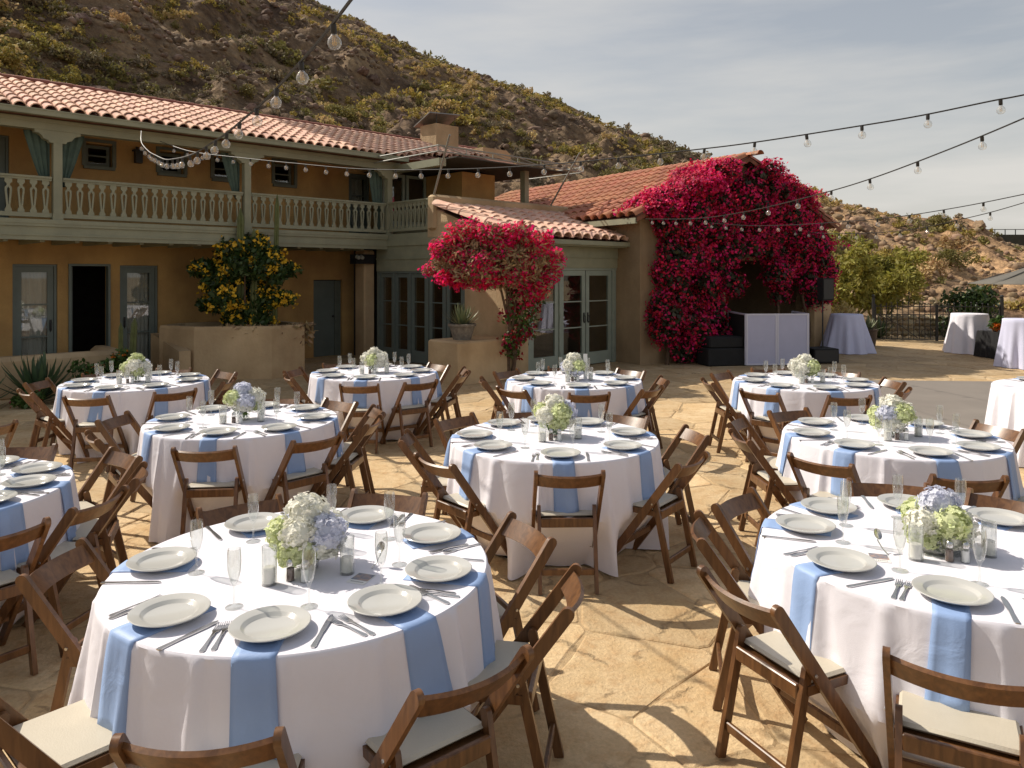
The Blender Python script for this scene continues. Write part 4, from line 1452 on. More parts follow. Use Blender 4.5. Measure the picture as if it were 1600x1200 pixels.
for _ in range(58):                                     # crest lying over the near roof slope
    a = rr.uniform(.1, 2.75)
    crest.append((a, rr.uniform(-.65, .60), hz(a) + rr.uniform(-.08, .08), rr.uniform(.24, .38), rr.uniform(.24, .38), rr.uniform(.18, .28)))
for _ in range(16):                                     # and over the far slope
    a = rr.uniform(3.7, 6.0)
    crest.append((a, rr.uniform(-.45, .3), hz(a) + rr.uniform(-.15, .12), rr.uniform(.26, .40), rr.uniform(.26, .38), rr.uniform(.20, .30)))
for _ in range(26):                                     # between the two masses, right under the roof edge
    a = rr.uniform(1.4, 5.0)
    blobs.append((a, rr.uniform(-.5, -.15), hz(a) - rr.uniform(.35, .95), rr.uniform(.26, .4), rr.uniform(.2, .3), rr.uniform(.24, .34)))
k = 4
P, Nn = blob_points(rng, crest, 9500, .40)
Nn = Nn * .5 + np.array([-.45, 0.1, .85])
P1, N1 = blob_points(rng, blobs, 13500, .40)
P, Nn = np.concatenate([P, P1]), np.concatenate([Nn, N1])
# long stray shoots that break the outline
SP, SN = [], []
for b in rr.sample(blobs, 34) + rr.sample(crest, 30):
    d = Vector((rr.uniform(-1, 1), rr.uniform(-1, .1), rr.uniform(-.8, .45))).normalized()
    p = Vector(b[:3]) + d * max(b[3:]) * .8
    for s in range(rr.randint(6, 12)):
        p = p + d * .055; d = (d + Vector((rr.uniform(-.2, .2), rr.uniform(-.2, .2), -.10))).normalized()
        SP.append(tuple(p)); SN.append((d.x, d.y, d.z))
P, Nn = np.concatenate([P, np.array(SP)]), np.concatenate([Nn, np.array(SN)])
Q = sub_clusters(rng, P, k, .040)
keep = ~((Q[:, 0] > 2.75) & (Q[:, 0] < 3.75) & (Q[:, 2] < 2.35 + .3 * np.sin(Q[:, 0] * 9))) & (Q[:, 1] < .05 + 99 * (Q[:, 2] > 3.2)) & (Q[:, 2] > .05)
Nr = np.repeat(Nn, k, axis=0)
def place(o):
    o.matrix_basis = Matrix.Translation(-GH)
    return o
place(plant_mesh('bract', to_hall(Q[keep]), .050, rng, M_bract, boug, 1.35, to_hall(Nr[keep]) - RGn[:3, 3], .6))
P, Nn = blob_points(rng, [(b[0], b[1], b[2], b[3] * .8, b[4] * .8, b[5] * .8) for b in blobs + blobs + crest], 40000, .5)
keep = ~((P[:, 0] > 2.75) & (P[:, 0] < 3.75) & (P[:, 2] < 2.4)) & (P[:, 1] < .03 + 99 * (P[:, 2] > 3.2)) & (P[:, 2] > .05)
place(plant_mesh('foliage', to_hall(P[keep]), .085, rng, mat('bougainvillea_leaf', (0.035, 0.032, 0.014), 0.6, island=0.4, trans=0.15), boug, 1.5))  # near-black leaves, weighted to the front lumps to deepen the shade there
for a in (.5, 1.2, 2.2, 4.4, 5.6, 6.2):
    mb = MB()
    pts = [R_G @ Vector((a + .15 * math.sin(i * 1.3 + a), -.18 - .05 * math.cos(i), -.02 + i * .38)) for i in range(8)]
    mb.tube(pts, [.05 - .004 * i for i in range(8)], 7)
    place(mb.build('stem', M_bark, boug, True))

# round bougainvillea at the sunroom corner
c0 = Vector((-.33, 13.75, 0))
boug2 = thing('bougainvillea', 'round pink bougainvillea with bare brown twigs at the sunroom corner', 'bougainvillea', (-.02, 14.1, 0))
off2 = Matrix.Translation((.02, -14.1, 0))
rr = random.Random(3)
crown = [(c0.x - 1.15, c0.y, 2.05, .16, .14, .12), (c0.x + 1.12, c0.y, 2.28, .2, .16, .16), (c0.x + 1.05, c0.y + .1, 1.98, .2, .16, .16), (c0.x - .95, c0.y - .1, 2.45, .18, .16, .13), (c0.x + .55, c0.y, 2.80, .18, .16, .13), (c0.x - .45, c0.y, 2.86, .2, .16, .12), (c0.x + .85, c0.y, 1.72, .22, .18, .18), (c0.x + .6, c0.y + .1, 1.6, .25, .18, .18)]
for _ in range(46):
    t, ph = rr.uniform(0, 6.28), rr.uniform(-.9, 1.2)
    r = rr.uniform(.35, 1)
    crown.append((c0.x + 1.08 * r * math.cos(t) * math.cos(ph * .7), c0.y + .55 * r * math.sin(t), 2.18 + .50 * math.sin(ph) + .06, rr.uniform(.16, .30), rr.uniform(.16, .28), rr.uniform(.14, .24)))
twigP, twigN = blob_points(rng, [(c0.x - .05, c0.y, 2.2, 1.08, .60, .52)] * 3 + crown, 13000, .55)
o = plant_mesh('twig', twigP, .034, rng, M_twig, boug2, 3.4); o.matrix_basis = off2
lit = [b for b in crown if b[2] > 2.34 or (b[0] > c0.x + .5) or rr.random() < .62]
lit += [(c0.x - .9 + .12 * i, c0.y - .25, 1.88 + .05 * math.sin(i * 2), .16, .16, .13) for i in range(9)]
lit += [(c0.x + rr.uniform(.2, 1.05), c0.y + rr.uniform(-.3, .3), rr.uniform(1.95, 2.72), .2, .2, .18) for _ in range(10)]
P, Nn = blob_points(rng, lit, 4000, .5)
Q = sub_clusters(rng, P, 4, .035)
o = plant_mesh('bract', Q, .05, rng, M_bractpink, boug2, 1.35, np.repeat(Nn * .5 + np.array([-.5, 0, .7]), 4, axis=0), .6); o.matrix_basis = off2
trail = [(c0.x + .45 + .18 * math.sin(i * 1.7), 14.0 + .02 * i, 1.6 - .15 * i, .26 - .012 * i, .2, .2) for i in range(8)] + [(.28, 14.2, 1.2, .28, .2, .25), (.42, 14.3, 1.55, .25, .2, .25), (-.1, 14.0, .62, .26, .2, .2), (.05, 14.05, .8, .28, .2, .2)]
P, Nn = blob_points(rng, trail, 300, .9)
o = plant_mesh('hanging_bract', sub_clusters(rng, P, 3, .03), .05, rng, M_bractred, boug2, 1.4); o.matrix_basis = off2
P, Nn = blob_points(rng, trail, 700, .9)
o = plant_mesh('foliage', P, .055, rng, M_leafg, boug2, 1.7); o.matrix_basis = off2
mb = MB()
for q in range(5):
    x = -.02 + .05 * math.cos(q * 1.3)
    mb.tube([(x, 14.1 + .04 * math.sin(q), -.02), (x + .07 * math.sin(q * 2), 14.1, .5), (x - .1 + .06 * q, 14.02, 1.1), (x - .25 + .14 * q, 13.9, 1.75), (x - .7 + .3 * q, 13.8, 2.2)], [.035, .03, .026, .02, .008], 6)
o = mb.build('trunk', M_bark, boug2, True); o.matrix_basis = off2

# yellow flowering bush in the planter, with tall cactus columns
bc = hw(-3.42, 3.85)
bush = thing('yellow_bush', 'dark green bush dotted with yellow trumpet flowers in the tall planter', 'bush', (bc.x, bc.y, .86))
offb = Matrix.Translation((-bc.x, -bc.y, -.86))
rr = random.Random(12)
bl = []
for _ in range(54):
    t, h = rr.uniform(0, 6.28), rr.uniform(0, 1)
    w = .95 * math.sin(math.pi * (.32 + .60 * h)) ** .8
    r = rr.uniform(.2, 1) * w
    bl.append((bc.x + r * math.cos(t), bc.y + r * .7 * math.sin(t), 1.05 + 1.62 * h, rr.uniform(.18, .32), rr.uniform(.18, .3), rr.uniform(.16, .26)))
P, Nn = blob_points(rng, bl, 13000, .7)
o = plant_mesh('foliage', P, .06, rng, M_darkleaf, bush, 2.0); o.matrix_basis = offb
P, Nn = blob_points(rng, bl, 330, .08)
P = P[P[:, 1] < bc.y + .25]
o = plant_mesh('blossom', sub_clusters(rng, P, 13, .042), .056, rng, M_yellow, bush, 1.2); o.matrix_basis = offb
mb = MB()
for q in range(6): mb.tube([(bc.x + .1 * math.cos(q), bc.y + .1 * math.sin(q), .84), (bc.x + .5 * math.cos(q), bc.y + .4 * math.sin(q), 2.0)], [.03, .012], 6)
o = mb.build('stem', M_bark, bush); o.matrix_basis = offb
P = []
for q in range(16):
    a = -4.2 + 1.7 * rr.random()
    b = hw(a, 3.05 if a > -3.3 else 3.05 + (-3.3 - a) * .75)
    for s in range(40): P.append((b.x + rr.gauss(0, .06), b.y + rr.gauss(0, .04) - .06, .98 - .45 * rr.random() ** 1.6 * rr.random()))
o = plant_mesh('dry_trailing_growth', P, .05, rng, M_twig, bush, 2.6); o.matrix_basis = offb

def cactus_column(x, y, z0, z1, r, label, lean=0.0):
    mb = MB()
    n, m = 18, 12
    vs, fs = [], []
    for j in range(m + 1):
        t = j / m
        rad = r * (1 - .25 * t) * (1 if t < .9 else math.sqrt(max(0.02, 1 - ((t - .9) / .1) ** 2)))
        for i in range(n):
            th = 2 * math.pi * i / n
            q = rad * (1 + .16 * (1 if i % 2 else -1))
            vs.append((x + lean * t + q * math.cos(th), y + q * math.sin(th), z0 + (z1 - z0) * t))
    for j in range(m):
        for i in range(n):
            k = (i + 1) % n
            fs.append((j * n + i, j * n + k, (j + 1) * n + k, (j + 1) * n + i))
    mb.add(vs, fs)
    return tag(mb.build('columnar_cactus', M_cactus, None, True), label, 'cactus')
p = hw(-3.55, 3.75); cactus_column(p.x, p.y, .86, 3.25, .075, 'tallest columnar cactus rising above the yellow bush')
p = hw(-3.35, 3.6); cactus_column(p.x, p.y, .86, 2.85, .065, 'shorter columnar cactus behind the yellow bush beside the tallest one')
p = hw(-2.95, 3.55); cactus_column(p.x, p.y, .86, 3.55, .05, 'slender columnar cactus reaching the balcony rail at the planter edge', .06)
p = hw(-5.85, 3.3); cactus_column(p.x, p.y, -.02, 1.15, .04, 'thin straight cactus stem at the low garden wall end')
p = hw(-5.72, 3.25); cactus_column(p.x, p.y, -.02, 1.22, .055, 'thicker leaning cactus stem at the low garden wall end', .08)

def rosette(name, label, cat, x, y, z, n, L, w, m, seed, up=.5, group=None, parent_root=None):
    rr = random.Random(seed)
    root = thing(name, label, cat, (x, y, z), 0, group)
    for i in range(n):
        t = i * 2.399 + rr.uniform(-.2, .2)
        el = math.radians(18 + 66 * (i / n) ** .8) * (up + .5)
        l = L * rr.uniform(.8, 1.1)
        d = Vector((math.cos(t) * math.cos(el), math.sin(t) * math.cos(el), math.sin(el)))
        s = Vector((-math.sin(t), math.cos(t), 0))
        nn = d.cross(s)
        vs, fs = [], []
        for j, (f, ww, hgt) in enumerate(((0, .55, 0), (.3, 1, .02), (.65, .75, .03), (.9, .3, .02), (1.0, .02, 0))):
            c = d * l * f - Vector((0, 0, 1)) * (.10 * l * f * f) + nn * -hgt
            vs += [c - s * w * ww / 2 - nn * w * .10 * ww, c - nn * w * .02 * ww + nn * w * -.18 * ww, c + s * w * ww / 2 - nn * w * .10 * ww]
        for j in range(4):
            fs += [(j * 3, j * 3 + 1, j * 3 + 4, j * 3 + 3), (j * 3 + 1, j * 3 + 2, j * 3 + 5, j * 3 + 4)]
            fs += [(j * 3 + 3, j * 3 + 5, j * 3 + 2, j * 3)]
        mb = MB(); mb.add(vs, fs)
        mb.build('leaf', m, root, True)
    return root
p = hw(-7.15, 2.85); rosette('agave', 'large dark green spiky agave before the low garden wall', 'agave', p.x, p.y, .02, 54, .82, .085, M_agave, 3, .55)
p = hw(-7.95, 2.8); rosette('agave', 'second agave half hidden beside the large one at the garden bed end', 'agave', p.x, p.y, .02, 34, .62, .08, M_agave, 4, .5)

def small_bush(name, label, x, y, r, h, m, seed, flower=None, n=900, size=.05):
    rng = np.random.default_rng(seed)
    root = thing(name, label, 'bush', (x, y, 0))
    rr = random.Random(seed)
    bl = [(rr.uniform(-.6, .6) * r, rr.uniform(-.5, .5) * r, h * rr.uniform(.25, .85), r * .45, r * .45, h * .28) for _ in range(12)]
    P, _ = blob_points(rng, bl, n, .9)
    P[:, 2] = np.maximum(P[:, 2], .01)
    plant_mesh('foliage', P, size, rng, m, root, 1.8)
    if flower:
        P, _ = blob_points(rng, bl, 30, .1)
        plant_mesh('blossom', sub_clusters(rng, P, 4, .02), .035, rng, flower, root, 1.2)
    mb = MB()
    for q in range(5): mb.tube([(.03 * math.cos(q), .03 * math.sin(q), -.03), (r * .6 * math.cos(q * 1.3), r * .5 * math.sin(q * 1.3), h * .7)], [.014, .005], 5)
    mb.build('stem', M_bark, root)
    return root
M_orange = mat('orange_petal', (0.75, 0.20, 0.02), 0.6, island=0.2, trans=0.3)
p = hw(-6.35, 2.95); small_bush('flowering_bush', 'low leafy bush with orange flowers along the garden wall', p.x, p.y, .38, .55, M_leafg, 5, M_orange)
p = hw(-5.95, 2.9); small_bush('leafy_bush', 'upright green bush around the thin cactus stems', p.x, p.y, .25, .72, M_leafg, 6, M_orange)
p = hw(-7.3, 2.5); small_bush('flowering_bush', 'small bush with red flowers at the foot of the agaves', p.x, p.y, .25, .30, M_leafg, 7, M_bractred)

# potted aloe on the block
pp = hw(-1.0, .12, .765)
mb = MB()
mb.lathe([(0, 0), (.165, 0), (.17, .02), (.235, .24), (.262, .25), (.265, .29), (.235, .295), (.22, .25), (0, .24)], 26)
pot = mb.build('planter_pot', M_pot, None, True); pot.location = pp
tag(pot, 'weathered grey bowl pot holding the aloe on the stucco block', 'pot')
rosette('aloe', 'spiky pale green aloe growing in the grey pot on the block', 'aloe', pp.x, pp.y, pp.z + .24, 74, .47, .046, M_aloe, 9, .66)
# pot with a grassy plant by the gate
gp = Vector((9.71, 20.52, 0))
mb = MB(); mb.lathe([(0, 0), (.17, 0), (.23, .42), (.25, .43), (.25, .47), (.22, .47), (.21, .42), (0, .41)], 22)
pot2 = mb.build('clay_pot', M_claypot, None, True); pot2.location = gp
tag(pot2, 'tall dark clay pot standing next to the iron gate', 'pot')
rosette('spiky_plant', 'spiky green plant in the dark pot next to the gate', 'plant', gp.x, gp.y, .42, 46, .48, .04, M_aloe, 11, .7)

# palo verde trees and tall grass behind the hall
M_pv = mat('palo_verde_leaf', (0.29, 0.265, 0.05), 0.7, island=0.3, trans=0.35)
M_pvbark = mat('green_bark', (0.24, 0.22, 0.08), 0.7, var=0.3, nscale=8)
def palo_verde(label, x, y, h, r, seed):
    rr = random.Random(seed); rng = np.random.default_rng(seed)
    z0 = max(0.0, hill_height(x, y))
    root = thing('palo_verde_tree', label, 'tree', (x, y, z0))
    mb = MB()
    tips = []
    for q in range(7):
        t = q * .9 + rr.uniform(-.3, .3)
        p = Vector((0, 0, -.1)); pts = [p]
        d = Vector((math.cos(t) * .45, math.sin(t) * .45, 1)).normalized()
        for s in range(6):
            p = p + d * (h * .16); pts.append(p)
            d = (d + Vector((rr.uniform(-.35, .35), rr.uniform(-.35, .35), rr.uniform(-.05, .12)))).normalized()
            if s > 1: tips.append(p.copy())
            if s > 1:
                e = p + Vector((rr.uniform(-1, 1), rr.uniform(-1, 1), rr.uniform(-.1, .8))).normalized() * r * .5
                mb.tube([p, (p + e) / 2 + Vector((0, 0, .05)), e], [.02, .014, .005], 5); tips.append(e)
        mb.tube(pts, [.06 - .008 * i for i in range(7)], 6)
    mb.build('trunk', M_pvbark, root, True)
    bl = [(t.x, t.y, t.z, r * rr.uniform(.15, .32), r * rr.uniform(.15, .32), r * rr.uniform(.12, .26)) for t in tips]
    P, _ = blob_points(rng, bl, 6500, .95)
    plant_mesh('crown', P, .075, rng, M_pv, root, 2.4)
palo_verde('bright yellow green palo verde tree just behind the hall', 10.6, 24.0, 2.9, 1.5, 3)
palo_verde('airy palo verde tree beside the gate before the slope', 12.5, 25.5, 2.7, 1.3, 5)
palo_verde('palo verde tree tucked behind the bougainvillea corner', 9.2, 24.5, 2.2, 1.2, 7)
rng = np.random.default_rng(77)
gr = thing('ornamental_grass', 'tuft of pale straw grass behind the blue white cocktail table', 'grass', (9.05, 20.6, 0))
t = rng.uniform(0, 6.28, 1500); rad = rng.random(1500) ** .7
P = np.stack([.55 * rad * np.cos(t), .4 * rad * np.sin(t), .15 + 1.15 * rng.random(1500) * (1 - .45 * rad)], axis=1)
V, F4 = leaf_arrays(P, .03, rng, 6.0)
obj('blade', np_mesh('blade', V, F4, mat('straw_blade', (0.50, 0.40, 0.18), .8, island=.25, trans=.3)), gr)['kind'] = 'stuff'
rosette('agave', 'dark agave behind the gate at the foot of the slope', 'agave', 11.3, 23.2, .0, 34, .75, .09, M_agave, 14, .6)
rosette('agave', 'dark agave beyond the gate hinge near the stone wall', 'agave', 14.6, 23.6, .0, 34, .85, .09, M_agave, 15, .6)
small_bush('desert_bush', 'dark bush behind the gate post near the tall cocktail table', 13.9, 23.0, .8, 1.5, M_darkleaf, 15, None, 2200, .08)

# ------------------------------------------------------------------ banquet furniture
# folding chair: x across, +y towards the table, origin on the floor under the seat
def chair_parts():
    W, H = .205, .775
    parts = []
    ft, tp = Vector((0, .22, 0)), Vector((0, -.345, H))
    d = (tp - ft).normalized()
    def slat(name, s):
        """long leg running from the front foot up to the top of the back, with a rounded end"""
        mb = MB()
        L = (tp - ft).length
        n = Vector((0, d.z, -d.y))
        w = .0245
        prof = [(-w + .004, 0), (w, 0)] + [(w * math.cos(a), L - w + w * math.sin(a)) for a in [math.pi * i / 7 for i in range(8)]] + [(-w, .02)]
        vs = []
        for x in (s * W - .011, s * W + .011):
            for p, q in prof: vs.append(ft + d * q + n * p + Vector((x, 0, 0)))
        m = len(prof)
        fs = [tuple(range(m - 1, -1, -1)), tuple(range(m, 2 * m))] + [(i, (i + 1) % m, m + (i + 1) % m, m + i) for i in range(m)]
        mb.add(vs, fs)
        return mb
    for s in (-1, 1): parts.append(('leg', slat('leg', s), M_wood, True))
    rf, rt = Vector((0, -.265, 0)), Vector((0, -.150, .515))
    for s in (-1, 1):
        mb = MB()
        dd = (rt - rf).normalized(); n = Vector((0, dd.z, -dd.y)); L = (rt - rf).length; w = .019
        prof = [(-w, 0), (w, 0)] + [(w * math.cos(a), L - w + w * math.sin(a)) for a in [math.pi * i / 6 for i in range(7)]]
        vs = []
        for x in (s * (W - .030) - .011, s * (W - .030) + .011):
            for p, q in prof: vs.append(rf + dd * q + n * p + Vector((x, 0, 0)))
        m = len(prof)
        mb.add(vs, [tuple(range(m - 1, -1, -1)), tuple(range(m, 2 * m))] + [(i, (i + 1) % m, m + (i + 1) % m, m + i) for i in range(m)])
        parts.append(('leg', mb, M_wood, True))
    # bowed back board, arched top and bottom edge
    mb = MB()
    nx = 12
    vs, fs = [], []
    up = d; n = Vector((0, d.z, -d.y))
    mid = ft + d * ((tp - ft).length - .077)
    for i in range(nx + 1):
        t = -1 + 2 * i / nx
        x = t * (W - .010)
        bow = -.038 * (1 - t * t)
        arch = .020 * (1 - t * t)
        hh = .046
        for (u_, v_) in ((-hh, -.008), (hh, -.008), (hh, .008), (-hh, .008)):
            vs.append(mid + Vector((x, 0, 0)) + up * (u_ + arch) + Vector((0, -d.z, d.y)) * (-bow * 1.0) * 1.0 + n * v_)
    for i in range(nx):
        for k in range(4):
            j = (k + 1) % 4
            fs.append((i * 4 + k, i * 4 + j, i * 4 + 4 + j, i * 4 + 4 + k))
    fs += [(0, 1, 2, 3), (nx * 4 + 3, nx * 4 + 2, nx * 4 + 1, nx * 4)]
    mb.add(vs, fs)
    parts.append(('back_board', mb, M_wood, True))
    # seat frame and pad
    mb = MB()
    mb.box(-.190, -.166, -.165, .215, .405, .440); mb.box(.166, .190, -.165, .215, .405, .440)
    mb.box(-.166, .166, .190, .214, .406, .439)
    mb.box(-.166, .166, -.164, .190, .418, .428)
    parts.append(('seat_frame', mb, M_wood, False))
    mb = MB()
    mb.box(-.180, .180, -.150, .212, .436, .458, bev=.010)
    parts.append(('seat_pad', mb, M_vinyl, True))
    mb = MB(); mb.box(-.164, .164, -.197, -.177, .385, .442, bev=.004); parts.append(('stretcher', mb, M_wood, False))
    mb = MB(); mb.box(-.164, .164, -.248, -.229, .105, .145, bev=.004); parts.append(('stretcher', mb, M_wood, False))
    mb = MB(); mb.box(-.194, .194, .070, .090, .165, .205, bev=.004); parts.append(('stretcher', mb, M_wood, False))
    for s in (-1, 1):
        mb = MB()
        mb.lathe([(0, 0), (.007, 0), (.006, .004), (0, .004)], 8, Matrix.Translation((s * (W + .011), -.152, .49)) @ Matrix.Rotation(s * math.pi / 2, 4, 'Y'))
        parts.append(('bolt', mb, M_bolt, True))
    return [(n, b.mesh(n, m, sm)) for n, b, m, sm in parts]
CHAIR = chair_parts()
def add_chair(x, y, rz, label, group):
    c = thing('folding_chair', label, 'chair', (x, y, 0), rz, group)
    for n, me in CHAIR: obj(n, me, c)
    return c

TZ = .755                       # top of the cloth
# shared table-ware meshes
mb = MB(); mb.lathe([(0, .004), (.078, .004), (.081, 0), (.088, 0), (.124, .016), (.1335, .021), (.135, .0235), (.1325, .0255), (.098, .0200), (.0955, .0190), (.087, .0090), (.081, .0075), (0, .0075)], 40)
PLATE = mb.mesh('plate', M_plate, True)
def flute_mesh():
    mb = MB()
    mb.lathe([(0, 0), (.031, .001), (.032, .003), (.010, .008), (.0045, .016), (.004, .07), (.006, .082), (.016, .10), (.0235, .135), (.0255, .165), (.0245, .20), (.0225, .215), (.0215, .215), (.0235, .20), (.0245, .165), (.0225, .136), (.0145, .103), (.0, .09)], 20)
    return mb.mesh('champagne_flute', M_glass, True)
FLUTE = flute_mesh()
mb = MB(); mb.lathe([(0, 0), (.029, 0), (.029, .15), (.0275, .15), (.0275, .008), (0, .008)], 20); CGLASS = mb.mesh('candle_glass', M_candleglass, True)
mb = MB(); mb.lathe([(0, .009), (.0225, .009), (.0225, .066), (.019, .069), (0, .067)], 16); mb.tube([(0, 0, .066), (.001, 0, .075)], .001, 4); CANDLE = mb.mesh('candle', M_wax, True)
mb = MB(); mb.lathe([(0, 0), (.017, 0), (.019, .01), (.0165, .055), (.015, .062), (0, .062)], 14); SHAKERB = mb.mesh('body', M_glass, True)
mb = MB(); mb.lathe([(0, .062), (.0155, .062), (.016, .072), (.013, .084), (.005, .090), (0, .090)], 14); SHAKERC = mb.mesh('cap', M_steel, True)
mb = MB(); mb.lathe([(0, .002), (.0155, .003), (.0145, .05), (0, .052)], 12); PEPPER = mb.mesh('filling', M_pepper, True)
SALT = PEPPER.copy(); SALT.materials.clear(); SALT.materials.append(M_salt)
def flat_bar(mb, pts, z, th):
    """strip given as (y, half width, z) sections"""
    vs, fs = [], []
    for y, w, zz in pts: vs += [(-w, y, z + zz), (w, y, z + zz), (w, y, z + zz + th), (-w, y, z + zz + th)]
    m = len(pts)
    for i in range(m - 1):
        for k in range(4):
            j = (k + 1) % 4
            fs.append((i * 4 + k, i * 4 + j, i * 4 + 4 + j, i * 4 + 4 + k))
    fs += [(3, 2, 1, 0), tuple((m - 1) * 4 + q for q in range(4))]
    mb.add(vs, fs)
mb = MB()
flat_bar(mb, [(-.098, .006, 0), (-.09, .0095, 0), (-.06, .0065, .001), (-.01, .0035, .004), (.03, .005, .003), (.042, .0115, .001), (.055, .012, .001)], 0, .0025)
for q in (-.0098, -.0033, .0033, .0098):
    flat_bar_pts = [(.054, .0019, .001), (.08, .0017, .003), (.098, .001, .006)]
    tmp = MB(); flat_bar(tmp, flat_bar_pts, 0, .002); mb.add([(v[0] + q, v[1], v[2]) for v in tmp.v], tmp.f)
FORK = mb.mesh('fork', M_steel, True)
mb = MB(); flat_bar(mb, [(-.118, .006, 0), (-.11, .0095, 0), (-.07, .008, 0), (-.02, .0065, .001), (-.005, .008, .001), (.06, .0095, .001), (.10, .008, .001), (.115, .002, .001)], 0, .0035); KNIFE = mb.mesh('knife', M_steel, True)

def floret_head(seed, m, R=.078, n=210):
    rng = np.random.default_rng(seed)
    d = rng.normal(size=(n, 3)); d /= np.linalg.norm(d, axis=1)[:, None]
    d = d[d[:, 2] > -.75]
    n = len(d)
    P = d * (R * rng.uniform(.84, 1.12, n))[:, None]
    a = d + rng.normal(size=(n, 3)) * .35; a /= np.linalg.norm(a, axis=1)[:, None]
    b = np.cross(a, rng.normal(size=(n, 3))); b /= np.linalg.norm(b, axis=1)[:, None]
    c = np.cross(a, b)
    s = rng.uniform(.0135, .020, n)[:, None]
    VV, FF = [], []
    for k in range(4):
        th = k * math.pi / 2
        e = b * math.cos(th) + c * math.sin(th); f = -b * math.sin(th) + c * math.cos(th)
        V = np.stack([P, P + (e * .55 + f * .45) * s + a * s * .15, P + e * s + a * s * .05, P + (e * .55 - f * .45) * s + a * s * .15], axis=1)
        VV.append(V)
    V = np.stack(VV, axis=1).reshape(-1, 3)
    F4 = np.arange(len(V)).reshape(-1, 4)
    # weld the four petals of a floret so that they vary together
    F4 = F4.reshape(n, 4, 4).copy(); F4[:, :, 0] = F4[:, :1, 0]; F4 = F4.reshape(-1, 4)
    core = MB(); core.sphere((0, 0, 0), R * .86, 12, 8)
    cv = np.array(core.v); off = len(V)
    cf = np.array([list(f) if len(f) == 4 else [f[0], f[1], f[2], f[2]] for f in core.f]) + off
    V = np.concatenate([V, cv])
    me = D.meshes.new('bloom')
    me.from_pydata([tuple(v) for v in V], [], [tuple(int(i) for i in f) for f in F4] + [tuple(i + off for i in f) for f in core.f])
    me.materials.append(m); me.update()
    return me
HEADS = {k: [floret_head(i * 7 + j, m) for j in range(2)] for i, (k, m) in enumerate((('w', M_fwhite), ('l', M_flime), ('b', M_fblue)))}

def bouquet(x, y, seed, label, pattern, vase_r, vase_h, tdesc, scale=1.0):
    rr = random.Random(seed)
    mb = MB(); mb.lathe([(0, 0), (vase_r, 0), (vase_r + .002, vase_h), (vase_r - .002, vase_h), (vase_r - .004, .01), (0, .008)], 26)
    v = mb.build('vase', M_glass, None, True); v.location = (x, y, TZ)
    tag(v, 'clear glass flower vase on the ' + tdesc, 'vase', 'vases on the round tables')
    root = thing('bouquet', label, 'flowers', (x, y, TZ + .01), rr.uniform(0, 6.28), 'hydrangea bouquets on the round tables')
    mb = MB()
    top = vase_h - .02
    n = len(pattern)
    for i, ch in enumerate(pattern):
        if i == 0: q = Vector((0, 0, top + .125))
        elif i < 6:
            t = i * 2 * math.pi / 5; q = Vector((.088 * math.cos(t), .088 * math.sin(t), top + .055 + rr.uniform(-.015, .02)))
        else:
            t = i * 2 * math.pi / 4 + .5; q = Vector((.075 * math.cos(t), .075 * math.sin(t), top + .005 + rr.uniform(-.01, .01)))
        q = q * scale if i else Vector((0, 0, top + .125 * scale))
        s = scale * rr.uniform(.88, 1.08)
        obj('bloom', HEADS[ch][i % 2], root, Matrix.Translation(q) @ Matrix.Rotation(rr.uniform(0, 6), 4, 'Z') @ Matrix.Rotation(rr.uniform(-.4, .4), 4, 'X') @ Matrix.Diagonal((s, s, s * .9, 1)))
        mb.tube([(q.x * .35 * vase_r / .05, q.y * .35 * vase_r / .05, .01), (q.x * .2, q.y * .2, vase_h), q], .0035, 5)
    mb.build('stem', M_stem, root, True)
    rng = np.random.default_rng(seed)
    t = rng.uniform(0, 6.28, 14)
    P = np.stack([.06 * np.cos(t), .06 * np.sin(t), top - .03 + rng.uniform(-.04, .03, 14)], axis=1)
    plant_mesh('leaf', P, .035, rng, M_leafg, root, 1.8, stuff=False)
    return root

SIDES = ['gate side', 'house and gate corner', 'house side', 'house and garden corner', 'garden wall side', 'open and garden corner', 'open side', 'open and gate corner']
def side(th): return SIDES[int(round((th % 360) / 45.0)) % 8]
def pick(th, used):
    """nearest of the eight sides not yet taken at this table"""
    order = sorted(range(8), key=lambda k: abs((th - 45 * k + 180) % 360 - 180))
    for k in order:
        if k not in used:
            used.add(k)
            return SIDES[k]
    return SIDES[order[0]]

